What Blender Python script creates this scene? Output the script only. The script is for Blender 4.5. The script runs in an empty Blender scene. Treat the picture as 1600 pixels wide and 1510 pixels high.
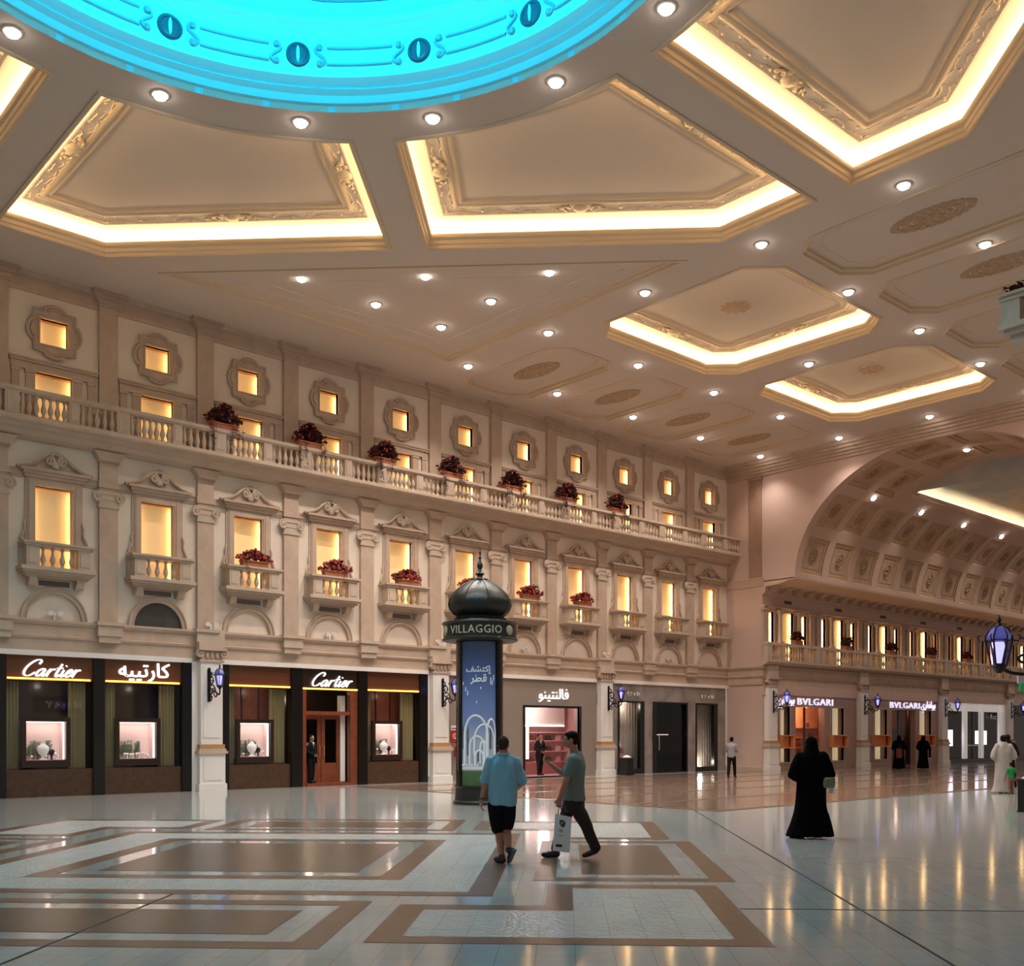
import bpy, math, random
from math import sin, cos, pi, radians, sqrt, atan2
from mathutils import Vector, Matrix
from mathutils.geometry import tessellate_polygon

S = bpy.context.scene
COL = S.collection
random.seed(7)

# ------------------------------------------------------------------ camera, world, exposure
EYE = 1.72
cam_data = bpy.data.cameras.new('camera')
cam = bpy.data.objects.new('camera', cam_data)
COL.objects.link(cam)
cam.location = (0, 0, EYE)
cam.rotation_euler = (radians(90), 0, radians(-42))
cam_data.sensor_fit = 'HORIZONTAL'
cam_data.sensor_width = 36
cam_data.lens = 36 * 1615 / 1600
cam_data.shift_y = 392 / 1600
cam_data.clip_end = 300
S.camera = cam

S.view_settings.view_transform = 'Standard'
S.view_settings.look = 'None'
S.view_settings.gamma = 1
S.view_settings.use_curve_mapping = False
S.view_settings.exposure = -0.02

world = bpy.data.worlds.new('world')
S.world = world
world.use_nodes = True
_bg = world.node_tree.nodes['Background']
_bg.inputs[0].default_value = (1.0, 0.83, 0.75, 1)
_bg.inputs[1].default_value = 0.30

LAMP_COL = (1.0, 0.90, 0.82)
SPOT_W = 900.0          # each ceiling downlight
DOME_W = 2900.0         # cyan lamp in the dome


def spot(name, loc, watts, size=110, blend=0.8, color=LAMP_COL, aim=None, radius=0.12):
    d = bpy.data.lights.new(name, 'SPOT')
    d.energy = watts
    d.color = color
    d.spot_size = radians(size)
    d.spot_blend = blend
    d.shadow_soft_size = radius
    o = bpy.data.objects.new(name, d)
    COL.objects.link(o)
    o.location = loc
    if aim is not None:
        o.rotation_euler = (Vector(aim) - Vector(loc)).to_track_quat('-Z', 'Y').to_euler()
    return o


def point(name, loc, watts, color, radius=0.1):
    d = bpy.data.lights.new(name, 'POINT')
    d.energy = watts
    d.color = color
    d.shadow_soft_size = radius
    o = bpy.data.objects.new(name, d)
    COL.objects.link(o)
    o.location = loc
    return o


# large lights of the place: the blue-lit dome and the lit hall behind the camera
DOME_C = (7.0, 12.7)
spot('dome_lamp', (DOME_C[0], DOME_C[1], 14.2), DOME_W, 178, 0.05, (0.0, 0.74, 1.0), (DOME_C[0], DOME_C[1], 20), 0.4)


# ------------------------------------------------------------------ materials
def srgb(h):
    if isinstance(h, str):
        c = [int(h[i:i + 2], 16) / 255 for i in (0, 2, 4)]
    else:
        c = [x / 255 for x in h]
    return tuple((x / 12.92 if x <= 0.04045 else ((x + 0.055) / 1.055) ** 2.4) for x in c) + (1,)


def mat(name, col, rough=0.6, metal=0.0, spec=0.5, var=0.0, vscale=3.0, bump=0.0, bscale=40.0, emit=None, estr=0.0, coat=0.0):
    m = bpy.data.materials.new(name)
    m.use_nodes = True
    nt = m.node_tree
    b = nt.nodes['Principled BSDF']
    c = srgb(col)
    b.inputs['Base Color'].default_value = c
    b.inputs['Roughness'].default_value = rough
    b.inputs['Metallic'].default_value = metal
    b.inputs['Specular IOR Level'].default_value = spec
    if coat:
        b.inputs['Coat Weight'].default_value = coat
        b.inputs['Coat Roughness'].default_value = 0.08
    if var or bump:
        tc = nt.nodes.new('ShaderNodeTexCoord')
    if var:
        n = nt.nodes.new('ShaderNodeTexNoise')
        n.inputs['Scale'].default_value = vscale
        n.inputs['Detail'].default_value = 6
        n.inputs['Distortion'].default_value = 0.8
        r = nt.nodes.new('ShaderNodeValToRGB')
        r.color_ramp.elements[0].position = 0.3
        r.color_ramp.elements[1].position = 0.7
        r.color_ramp.elements[0].color = tuple(x * (1 - var) for x in c[:3]) + (1,)
        r.color_ramp.elements[1].color = tuple(min(1, x * (1 + var)) for x in c[:3]) + (1,)
        nt.links.new(tc.outputs['Object'], n.inputs['Vector'])
        nt.links.new(n.outputs['Fac'], r.inputs['Fac'])
        nt.links.new(r.outputs['Color'], b.inputs['Base Color'])
    if bump:
        n2 = nt.nodes.new('ShaderNodeTexNoise')
        n2.inputs['Scale'].default_value = bscale
        n2.inputs['Detail'].default_value = 4
        bp = nt.nodes.new('ShaderNodeBump')
        bp.inputs['Strength'].default_value = bump
        bp.inputs['Distance'].default_value = 0.02
        nt.links.new(tc.outputs['Object'], n2.inputs['Vector'])
        nt.links.new(n2.outputs['Fac'], bp.inputs['Height'])
        nt.links.new(bp.outputs['Normal'], b.inputs['Normal'])
    if emit is not None:
        b.inputs['Emission Color'].default_value = srgb(emit)
        b.inputs['Emission Strength'].default_value = estr
    return m


def glass_mat(name, tint=(1, 1, 1, 1), base=0.04, power=1.0):
    m = bpy.data.materials.new(name)
    m.use_nodes = True
    nt = m.node_tree
    nt.nodes.clear()
    out = nt.nodes.new('ShaderNodeOutputMaterial')
    mix = nt.nodes.new('ShaderNodeMixShader')
    tr = nt.nodes.new('ShaderNodeBsdfTransparent')
    tr.inputs[0].default_value = tint
    gl = nt.nodes.new('ShaderNodeBsdfGlossy')
    gl.inputs['Roughness'].default_value = 0.02
    fr = nt.nodes.new('ShaderNodeFresnel')
    fr.inputs[0].default_value = 1.45
    ge = nt.nodes.new('ShaderNodeNewGeometry')
    inv = nt.nodes.new('ShaderNodeMath')
    inv.operation = 'SUBTRACT'
    inv.inputs[0].default_value = 1.0
    nt.links.new(ge.outputs['Backfacing'], inv.inputs[1])
    mu = nt.nodes.new('ShaderNodeMath')
    mu.operation = 'MULTIPLY'
    nt.links.new(fr.outputs[0], mu.inputs[0])
    nt.links.new(inv.outputs[0], mu.inputs[1])
    nt.links.new(mu.outputs[0], mix.inputs[0])
    nt.links.new(tr.outputs[0], mix.inputs[1])
    nt.links.new(gl.outputs[0], mix.inputs[2])
    nt.links.new(mix.outputs[0], out.inputs[0])
    return m


M = {}
M['wall'] = mat('wall_plaster', 'dccbb9', 0.75, var=0.04, vscale=0.7, bump=0.05, bscale=30)
M['wallend'] = mat('wall_plaster_rose', 'c6aa9c', 0.7, var=0.03, vscale=0.5)
M['stone'] = mat('stone_trim', 'b9a18d', 0.6, var=0.10, vscale=1.6, bump=0.05, bscale=25)
M['stone2'] = mat('stone_pale', 'bca793', 0.6, var=0.08, vscale=1.8)
M['white'] = mat('white_paint', 'e4ddd6', 0.5)
M['ceil'] = mat('ceiling_paint', 'cdbfb2', 0.8, var=0.02, vscale=0.4)
M['cmould'] = mat('ceiling_moulding', 'd2bca0', 0.55)
M['gild'] = mat('gilded_plaster', 'd9c4a4', 0.5, var=0.15, vscale=9)
M['cove'] = mat('cove_plaster', 'f3e6cd', 0.7)
M['cream'] = mat('cream_plaster', 'f4e4d0', 0.6)
M['led'] = mat('led_warm', 'fff0c8', 0.5, emit=(255, 232, 190), estr=20.0)
M['ledw'] = mat('led_window', 'fff0c8', 0.5, emit=(255, 226, 160), estr=10.0)
M['pane'] = mat('lit_window_panel', 'efd3a0', 0.6, emit=(252, 205, 135), estr=0.18)
M['reveal'] = mat('window_reveal', 'b07f58', 0.6)
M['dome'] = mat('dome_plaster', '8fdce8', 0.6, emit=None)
M['down'] = mat('downlight_glow', 'ffffff', 0.4, emit=(255, 246, 238), estr=26.0)
M['chrome'] = mat('downlight_ring', 'd8d0c8', 0.3, metal=0.8)
M['brown'] = mat('brown_bronze_panel', '2a1a12', 0.28, var=0.15, vscale=2)
M['signbrown'] = mat('sign_brown', '6a3d22', 0.35)
M['oak'] = mat('dark_wood', '4a3120', 0.4, var=0.25, vscale=6)
M['redwood'] = mat('red_wood', '7a3f26', 0.35, var=0.2, vscale=5)
M['curtain'] = mat('olive_curtain', '8f825c', 0.8)
M['amber'] = mat('amber_led', 'ffcf70', 0.5, emit=(255, 176, 60), estr=5.0)
M['text'] = mat('lit_lettering', 'ffffff', 0.4, emit=(255, 255, 255), estr=1.8)
M['textb'] = mat('lit_lettering_cool', 'ffffff', 0.4, emit=(222, 216, 255), estr=0.9)
M['pinkbox'] = mat('pink_case_lining', 'f0d6d0', 0.6)
M['caselamp'] = mat('case_lamp', 'ffffff', 0.5, emit=(255, 240, 232), estr=4.5)
M['bust'] = mat('white_bust', 'f6f4f2', 0.4)
M['fern'] = mat('fern_green', '5d6f55', 0.7, var=0.2)
M['iron'] = mat('black_iron', '17151a', 0.42, metal=0.3)
M['lampcore'] = mat('lamp_tube', 'ffffff', 0.3, emit=(175, 175, 255), estr=2.6)
M['gold'] = mat('gold_band', 'b0865a', 0.5)
M['leaf'] = mat('dark_red_leaves', '4d2420', 0.7, var=0.35, vscale=14)
M['flower'] = mat('red_flowers', 'a03228', 0.6, var=0.3, vscale=14)
M['pot'] = mat('terracotta', 'a2603f', 0.7)
M['vent'] = mat('vent_grey', '7c6d60', 0.6)
M['ventd'] = mat('vent_dark', '4a4440', 0.7)
M['greystone'] = mat('grey_granite', '8b7d72', 0.5, var=0.12, vscale=25)
M['greymarble'] = mat('grey_veined_marble', '8d8078', 0.3, var=0.35, vscale=1.1)
M['black'] = mat('black_gloss', '0d0b0b', 0.25)
M['pink'] = mat('pink_shop_wall', 'e2b2ae', 0.5)
M['orange'] = mat('orange_shop_wall', 'd98a55', 0.5)
M['cloth_white'] = mat('white_cloth', 'e9e4dc', 0.8)
M['glass'] = glass_mat('shop_glass')
M['lampglass'] = glass_mat('violet_lamp_glass', (.60, .58, 1, 1))
M['glassd'] = glass_mat('smoked_glass', (0.45, 0.42, 0.4, 1))


# ------------------------------------------------------------------ mesh builder
class MB:
    def __init__(s):
        s.v = []
        s.f = []

    def add(s, vs, fs):
        b = len(s.v)
        s.v += [tuple(p) for p in vs]
        s.f += [tuple(i + b for i in f) for f in fs]
        return s

    def box(s, x0, x1, y0, y1, z0, z1):
        if x0 > x1: x0, x1 = x1, x0
        if y0 > y1: y0, y1 = y1, y0
        if z0 > z1: z0, z1 = z1, z0
        return s.add([(x0, y0, z0), (x1, y0, z0), (x1, y1, z0), (x0, y1, z0), (x0, y0, z1), (x1, y0, z1), (x1, y1, z1), (x0, y1, z1)],
                     [(0, 3, 2, 1), (4, 5, 6, 7), (0, 1, 5, 4), (1, 2, 6, 5), (2, 3, 7, 6), (3, 0, 4, 7)])

    def fb(s, x0, x1, o0, o1, z0, z1):      # box in front of a wall that faces -Y
        return s.box(x0, x1, -o1, -o0, z0, z1)

    def lathe(s, prof, n=16, c=(0, 0, 0), a0=0.0, a1=2 * pi, sx=1.0, sy=1.0, cap=True):
        full = abs(a1 - a0 - 2 * pi) < 1e-6
        k = n if full else n + 1
        vs = []
        for r, z in prof:
            for i in range(k):
                a = a0 + (a1 - a0) * i / n
                vs.append((c[0] + r * cos(a) * sx, c[1] + r * sin(a) * sy, c[2] + z))
        fs = []
        for j in range(len(prof) - 1):
            for i in range(n):
                i2 = (i + 1) % k if full else i + 1
                fs.append((j * k + i, j * k + i2, (j + 1) * k + i2, (j + 1) * k + i))
        if full and cap:
            if prof[0][0] > 1e-4: fs.append(tuple(range(k))[::-1])
            if prof[-1][0] > 1e-4: fs.append(tuple(range((len(prof) - 1) * k, len(prof) * k)))
        return s.add(vs, fs)

    def ball(s, c, r, nu=10, nv=7, R=None):
        if not hasattr(r, '__len__'): r = (r, r, r)
        vs = []
        fs = []
        for j in range(nv + 1):
            t = pi * j / nv
            for i in range(nu):
                a = 2 * pi * i / nu
                p = Vector((r[0] * sin(t) * cos(a), r[1] * sin(t) * sin(a), -r[2] * cos(t)))
                if R is not None: p = R @ p
                vs.append((c[0] + p.x, c[1] + p.y, c[2] + p.z))
        for j in range(nv):
            for i in range(nu):
                i2 = (i + 1) % nu
                fs.append((j * nu + i, j * nu + i2, (j + 1) * nu + i2, (j + 1) * nu + i))
        return s.add(vs, fs)

    def tube(s, pts, r, n=8, closed=False, flat=1.0):
        pts = [Vector(p) for p in pts]
        m = len(pts)
        rs = r if hasattr(r, '__len__') else [r] * m
        vs = []
        up = Vector((0, 0, 1))
        prev = None
        for i, p in enumerate(pts):
            a = pts[(i - 1) % m] if (closed or i > 0) else p
            b = pts[(i + 1) % m] if (closed or i < m - 1) else p
            d = (b - a)
            d = d.normalized() if d.length > 1e-9 else Vector((0, 0, 1))
            if prev is None:
                u = d.cross(up)
                if u.length < 1e-3: u = d.cross(Vector((0, 1, 0)))
                u.normalize()
            else:
                u = prev - d * prev.dot(d)
                if u.length < 1e-6: u = d.orthogonal()
                u.normalize()
            prev = u
            w = d.cross(u)
            for k in range(n):
                t = 2 * pi * k / n
                q = p + u * (rs[i] * cos(t)) + w * (rs[i] * flat * sin(t))
                vs.append(q)
        fs = []
        L = m if closed else m - 1
        for i in range(L):
            j = (i + 1) % m
            for k in range(n):
                k2 = (k + 1) % n
                fs.append((i * n + k, i * n + k2, j * n + k2, j * n + k))
        if not closed:
            fs.append(tuple(range(n))[::-1])
            fs.append(tuple(range((m - 1) * n, m * n)))
        return s.add(vs, fs)

    def cyl(s, p0, p1, r0, r1=None, n=12):
        return s.tube([p0, p1], [r0, r0 if r1 is None else r1], n)

    def prism(s, loops, d0, d1, plane='xz'):
        """loops: outer polygon then holes, 2D; extruded from d0 to d1 along the third axis."""
        if not hasattr(loops[0][0], '__len__'): loops = [loops]

        def P(a, b, d):
            return (a, d, b) if plane == 'xz' else ((d, a, b) if plane == 'yz' else (a, b, d))
        flat = [p for l in loops for p in l]
        tri = tessellate_polygon([[Vector((p[0], p[1], 0)) for p in l] for l in loops])
        n = len(flat)
        vs = [P(p[0], p[1], d0) for p in flat] + [P(p[0], p[1], d1) for p in flat]
        fs = []
        for t in tri:
            a, b, c = [flat[i] for i in t]
            ar = (b[0] - a[0]) * (c[1] - a[1]) - (b[1] - a[1]) * (c[0] - a[0])
            if abs(ar) < 1e-12: continue
            t = tuple(t) if ar > 0 else tuple(t)[::-1]
            fs.append(t)
            fs.append(tuple(i + n for i in t[::-1]))
        o = 0
        for l in loops:
            k = len(l)
            for i in range(k):
                j = (i + 1) % k
                fs.append((o + i, o + j, o + j + n, o + i + n))
            o += k
        return s.add(vs, fs)

    def sweep(s, prof, path, closed=False, cap=True):
        """prof: (offset to the right of travel, z); path: 2D points in plan."""
        m = len(path)
        k = len(prof)
        vs = []
        for i in range(m):
            p = Vector(path[i])
            a = Vector(path[(i - 1) % m]) if (closed or i > 0) else None
            b = Vector(path[(i + 1) % m]) if (closed or i < m - 1) else None
            d1 = (p - a).normalized() if a is not None else (b - p).normalized()
            d2 = (b - p).normalized() if b is not None else d1
            n1 = Vector((d1.y, -d1.x))
            n2 = Vector((d2.y, -d2.x))
            mt = n1 + n2
            mt = mt / max(1e-6, mt.length_squared) * 2 if mt.length > 1e-6 else n1
            if mt.length > 3: mt = mt.normalized() * 3
            for o, z in prof:
                vs.append((p.x + mt.x * o, p.y + mt.y * o, z))
        fs = []
        for i in range(m if closed else m - 1):
            j = (i + 1) % m
            for q in range(k - 1):
                fs.append((i * k + q, i * k + q + 1, j * k + q + 1, j * k + q))
        if cap and not closed:
            fs.append(tuple(range(k)))
            fs.append(tuple(range((m - 1) * k, m * k))[::-1])
        return s.add(vs, fs)

    def mesh(s, name, m, smooth=True):
        me = bpy.data.meshes.new(name)
        me.from_pydata([tuple(v) for v in s.v], [], s.f)
        me.validate()
        if m is not None: me.materials.append(m)
        if smooth and len(me.polygons):
            me.polygons.foreach_set('use_smooth', [True] * len(me.polygons))
            me.set_sharp_from_angle(angle=radians(38))
        me.update()
        return me

    def build(s, name, m, parent=None, loc=(0, 0, 0), rotz=0.0, smooth=True, label=None):
        o = bpy.data.objects.new(name, s.mesh(name, m, smooth))
        COL.objects.link(o)
        o.location = loc
        o.rotation_euler = (0, 0, rotz)
        if parent is not None: o.parent = parent
        if label: o['label'] = label
        return o


def tag(o, label, cat, group=None, kind=None):
    o['label'] = label
    o['category'] = cat
    if group: o['group'] = group
    if kind: o['kind'] = kind
    return o


def thing(name, label, cat, loc=(0, 0, 0), rotz=0.0, group=None, kind=None):
    o = bpy.data.objects.new(name, None)
    COL.objects.link(o)
    o.empty_display_size = 0.1
    o.location = loc
    o.rotation_euler = (0, 0, rotz)
    return tag(o, label, cat, group, kind)


KIDS = {}


def dup(root, loc, rotz=None, label=None, group=None, scale=None):
    def cp(o, par):
        c = o.copy()
        COL.objects.link(c)
        if par is not None: c.parent = par
        for ch in o.children:
            cp(ch, c)
        return c
    r = cp(root, None)
    r.location = loc
    if rotz is not None: r.rotation_euler = (0, 0, rotz)
    if scale is not None: r.scale = scale
    if label: r['label'] = label
    if group: r['group'] = group
    return r


ORD = ['first', 'second', 'third', 'fourth', 'fifth', 'sixth', 'seventh', 'eighth', 'ninth', 'tenth', 'eleventh', 'twelfth', 'thirteenth', 'fourteenth', 'fifteenth', 'sixteenth', 'seventeenth', 'eighteenth', 'nineteenth', 'twentieth', 'twenty-first', 'twenty-second', 'twenty-third', 'twenty-fourth']


def arc(cx, cz, r, a0, a1, n, rz=None):
    rz = r if rz is None else rz
    return [(cx + r * cos(radians(a0 + (a1 - a0) * i / n)), cz + rz * sin(radians(a0 + (a1 - a0) * i / n))) for i in range(n + 1)]


def rect(x0, x1, z0, z1):
    return [(x0, z0), (x1, z0), (x1, z1), (x0, z1)]


# ------------------------------------------------------------------ dimensions of the hall
D = 29.4       # wall_left plane (faces -Y)
U = 40.1       # wall_back plane (faces -X)
DC = 27.45     # corridor wall plane (faces -Y)
ZC = 14.13     # ceiling
P0, PB = 8.15, 2.908
PX = [P0 + PB * j for j in range(12)]            # pilaster axes
BX = [P0 + PB * (i + 0.5) for i in range(11)]    # window axes
# ------------------------------------------------------------------ floor
def tile_mat(name, col, col2, mortar, rough, w=0.61, h=0.305, rot=45.0, msize=0.004, var=0.25, bump=0.0, stripes=False):
    m = bpy.data.materials.new(name)
    m.use_nodes = True
    nt = m.node_tree
    b = nt.nodes['Principled BSDF']
    tc = nt.nodes.new('ShaderNodeTexCoord')
    mp = nt.nodes.new('ShaderNodeMapping')
    mp.inputs['Rotation'].default_value = (0, 0, radians(-rot))
    mp.inputs['Location'].default_value = (0.11, 0.07, 0)
    br = nt.nodes.new('ShaderNodeTexBrick')
    br.offset = 0.0
    br.inputs['Scale'].default_value = 1.0
    br.inputs['Brick Width'].default_value = w
    br.inputs['Row Height'].default_value = h
    br.inputs['Mortar Size'].default_value = msize
    br.inputs['Color1'].default_value = srgb(col)
    br.inputs['Color2'].default_value = srgb(col2)
    br.inputs['Mortar'].default_value = srgb(mortar)
    n = nt.nodes.new('ShaderNodeTexNoise')
    n.inputs['Scale'].default_value = 2.2
    n.inputs['Detail'].default_value = 8
    n.inputs['Distortion'].default_value = 1.5
    mx = nt.nodes.new('ShaderNodeMixRGB')
    mx.blend_type = 'MULTIPLY'
    mx.inputs['Fac'].default_value = var
    nt.links.new(tc.outputs['Object'], mp.inputs['Vector'])
    nt.links.new(mp.outputs['Vector'], br.inputs['Vector'])
    nt.links.new(mp.outputs['Vector'], n.inputs['Vector'])
    nt.links.new(br.outputs['Color'], mx.inputs['Color1'])
    nt.links.new(n.outputs['Color'], mx.inputs['Color2'])
    nt.links.new(mx.outputs['Color'], b.inputs['Base Color'])
    b.inputs['Roughness'].default_value = rough
    b.inputs['Specular IOR Level'].default_value = 0.6
    if bump:
        v = nt.nodes.new('ShaderNodeTexVoronoi')
        v.inputs['Scale'].default_value = 22.0
        bp = nt.nodes.new('ShaderNodeBump')
        bp.inputs['Strength'].default_value = bump
        bp.inputs['Distance'].default_value = 0.03
        nt.links.new(mp.outputs['Vector'], v.inputs['Vector'])
        nt.links.new(v.outputs['Distance'], bp.inputs['Height'])
        nt.links.new(bp.outputs['Normal'], b.inputs['Normal'])
    return m


M['fwhite'] = tile_mat('floor_white_marble', 'b1b4b1', 'abaeab', '98958f', 0.10)
M['fbrown'] = tile_mat('floor_brown_marble', '745b4a', '6a5242', '5b4836', 0.28, w=0.305, var=0.55)
M['ffill'] = tile_mat('floor_taupe_marble', '6c5e52', '62554a', '544a41', 0.26, w=0.305, h=0.305, var=0.6)
M['fpebble'] = tile_mat('floor_textured_marble', 'bec2bf', 'b7bbb8', 'a5a8a5', 0.22, bump=0.3)
M['fbeige'] = tile_mat('floor_beige_marble', 'a88e7c', '9a806f', '7d6859', 0.08, w=1.2, h=0.6, rot=0, var=0.4)
M['joint'] = mat('floor_joint', '3a3632', 0.6, spec=.1)

floor = MB().add([(-14, -14, 0), (76, -14, 0), (76, 30.6, 0), (-14, 30.6, 0)], [(0, 1, 2, 3)])
floor.box(-14, 76, -14, 30.6, -0.2, -0.02)
floor = floor.build('floor', M['fwhite'], smooth=False)
tag(floor, 'polished pale marble mall floor with brown and grey inlaid frames', 'floor', kind='structure')

FO = Vector((7.0 + (0.42 - 0.2) / sqrt(2), 12.7 + (0.42 + 0.2) / sqrt(2)))


def pq(p, q):
    return (FO.x + (p + q) / sqrt(2), FO.y + (p - q) / sqrt(2))


def inlay(name, m, loops_list, z):
    mb = MB()
    for loops in loops_list:
        mb.prism([[pq(*a) for a in l] for l in loops], z - 0.004, z, plane='xy')
    return mb.build(name, m, floor, smooth=False)


def sq(p0, p1, q0, q1):
    return [(p0, q0), (p1, q0), (p1, q1), (p0, q1)]


def rot4(poly):
    r = []
    for k in range(4):
        q = poly
        for _ in range(k):
            q = [(-b, a) for a, b in q]
        r.append(q)
    return r


brown, fill, peb = [], [], []
brown += [[sq(-2.3, 2.3, -2.3, 2.3), sq(-2.0, 2.0, -2.0, 2.0)], [sq(-3.45, 3.45, -3.45, 3.45), sq(-3.17, 3.17, -3.17, 3.17)]]
peb += [[sq(-3.17, 3.17, -3.17, 3.17), sq(-2.3, 2.3, -2.3, 2.3)]]
fill += [[sq(-1.65, 1.65, -1.65, 1.65)]]
for q in rot4(sq(3.84, 6.2, -2.25, 2.25)):
    ps = [a for a, b in q]
    qs = [b for a, b in q]
    a0, a1, b0, b1 = min(ps), max(ps), min(qs), max(qs)
    brown.append([sq(a0, a1, b0, b1), sq(a0 + .27, a1 - .27, b0 + .27, b1 - .27)])
    fill.append([sq(a0 + .58, a1 - .58, b0 + .58, b1 - .58)])
L0 = [(2.56, 4.02), (2.56, 5.92), (5.92, 5.92), (5.92, 2.56), (4.02, 2.56), (4.02, 4.02)]
L1 = [(2.84, 4.30), (2.84, 5.64), (5.64, 5.64), (5.64, 2.84), (4.30, 2.84), (4.30, 4.30)]
for a, b in zip(rot4(L0), rot4(L1)):
    brown.append([a, b])
    peb.append([b])
inlay('brown_inlay', M['fbrown'], brown, 0.003)
inlay('taupe_inlay', M['ffill'], fill, 0.003)
inlay('textured_inlay', M['fpebble'], peb, 0.002)
jt = MB()
for a, b in (((-14, 0.02), (-3.45, 0.02)), ((-14, 7.1), (14, 7.1)), ((-4.1, 5.92), (-4.1, 15)), ((4.1, -14), (4.1, -6.2))):
    d = (Vector(b) - Vector(a)).normalized()
    n = Vector((-d.y, d.x)) * 0.012
    jt.prism([[pq(a[0] + n.x, a[1] + n.y), pq(a[0] - n.x, a[1] - n.y), pq(b[0] - n.x, b[1] - n.y), pq(b[0] + n.x, b[1] + n.y)]], -0.001, 0.0035, plane='xy')
jt.build('expansion_joint', M['joint'], floor, smooth=False)
bz = MB().prism([[(18.6, 13.9), (76, 13.9), (76, 28.4), (18.6, 28.4)]], -0.001, 0.0025, plane='xy')
bz.build('beige_paving', M['fbeige'], floor, smooth=False)
bb = MB()
for y in (13.9, 16.6, 19.3, 22.0, 24.6, 27.2):
    bb.prism([rect(18.6, 76, y, y + 0.3)], -0.001, 0.0045, plane='xy')
bb.prism([rect(18.6, 18.9, 13.9, 28.4)], -0.001, 0.004, plane='xy')
bb.build('brown_band', M['fbrown'], floor, smooth=False)

# ------------------------------------------------------------------ ceiling
DX, DY = DOME_C


def rel(poly):
    return [(DX + a, DY + b) for a, b in poly]


def arcpts(r, a0, a1, n):
    return [(r * cos(a0 + (a1 - a0) * i / n), r * sin(a0 + (a1 - a0) * i / n)) for i in range(n + 1)]


RA = 7.5
_xa = (-1.3 + sqrt(1.69 - 8 * (0.4225 - RA * RA))) / 4
PA = [(3.12, 14.33), (0.45, 14.33)] + arcpts(RA, atan2(sqrt(RA * RA - 0.2025), 0.45), atan2(_xa + 0.65, _xa), 14) + [(8.4, 9.05)]
# PA is clockwise or not: make every coffer counter-clockwise


def ccw(poly):
    a = sum(poly[i][0] * poly[(i + 1) % len(poly)][1] - poly[(i + 1) % len(poly)][0] * poly[i][1] for i in range(len(poly)))
    return poly if a > 0 else poly[::-1]


def chamf(x0, x1, y0, y1, c):
    return [(x0 + c, y0), (x1 - c, y0), (x1, y0 + c), (x1, y1 - c), (x1 - c, y1), (x0 + c, y1), (x0, y1 - c), (x0, y0 + c)]


COFFERS = [
    ('A', ccw(rel(PA)), 'fan-shaped coffer with lit cove beside the blue dome, second from the left'),
    ('B', ccw(rel([(b, a) for a, b in PA])), 'fan-shaped coffer with lit cove beside the blue dome, third from the left'),
    ('C', ccw(rel([(b, -a) for a, b in PA])), 'large fan-shaped lit coffer at the upper right corner of the photo'),
    ('E', ccw(rel([(-a, b) for a, b in PA])), 'fan-shaped lit coffer cut by the left edge of the photo'),
]
SQ = [
    (ccw(chamf(22.95, 29.6, 15.55, 22.05, 0.8)), (26.3, 18.95), 'square chamfered coffer with lit cove, the nearer of two'),
    (ccw(chamf(31.2, 37.6, 15.55, 22.05, 0.8)), (34.4, 18.95), 'square chamfered coffer with lit cove next to the arched end wall'),
]
PP = [(ccw(chamf(x - 1.5, x + 1.5, 23.4, 28.6, 0.65)), (x, 26.0)) for x in (24.55, 28.7, 32.85, 37.0)]
RR = [(ccw(chamf(x - 1.55, x + 1.55, 8.0, 14.85, 0.65)), (x, 11.8)) for x in (24.35, 28.2, 32.3, 36.4)]
TRI = ccw([(11.6, 27.0), (21.5, 27.0), (21.5, 17.1)])

holes = [c[1] for c in COFFERS] + [s[0] for s in SQ] + [p[0] for p in PP] + [r[0] for r in RR] + [TRI]
holes.append([(DX + 6.5 * cos(2 * pi * i / 64), DY + 6.5 * sin(2 * pi * i / 64)) for i in range(64)])
ceil_o = MB().prism([[(-14, -14), (U, -14), (U, D), (-14, D)]] + holes, ZC, ZC + 0.12, plane='xy').build('ceiling', M['ceil'], smooth=False)
tag(ceil_o, 'flat grey-beige hall ceiling pierced by coffers and downlights', 'ceiling', kind='structure')


M['rosette'] = mat('rosette_plaster', 'b59a7e', 0.6, var=.15, vscale=8)


def inset(poly, s):
    m = len(poly)
    r = []
    for i in range(m):
        p, a, b = Vector(poly[i]), Vector(poly[i - 1]), Vector(poly[(i + 1) % m])
        d1, d2 = (p - a).normalized(), (b - p).normalized()
        mt = Vector((-d1.y, d1.x)) + Vector((-d2.y, d2.x))
        mt = mt * (2 / max(1e-6, mt.length_squared))
        r.append((p.x + mt.x * s, p.y + mt.y * s))
    return r


def resample(poly, step):
    out = []
    m = len(poly)
    for i in range(m):
        a, b = Vector(poly[i]), Vector(poly[(i + 1) % m])
        L = (b - a).length
        if L < 1e-6: continue
        n = max(1, int(L / step))
        d = (b - a) / L
        nn = Vector((-d.y, d.x))
        for k in range(n):
            out.append((a + (b - a) * (k / n), nn))
    return out


def ringm(poly, prof, z0=ZC):
    return MB().sweep([(-s, z0 + z) for s, z in prof], poly, closed=True)


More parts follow.
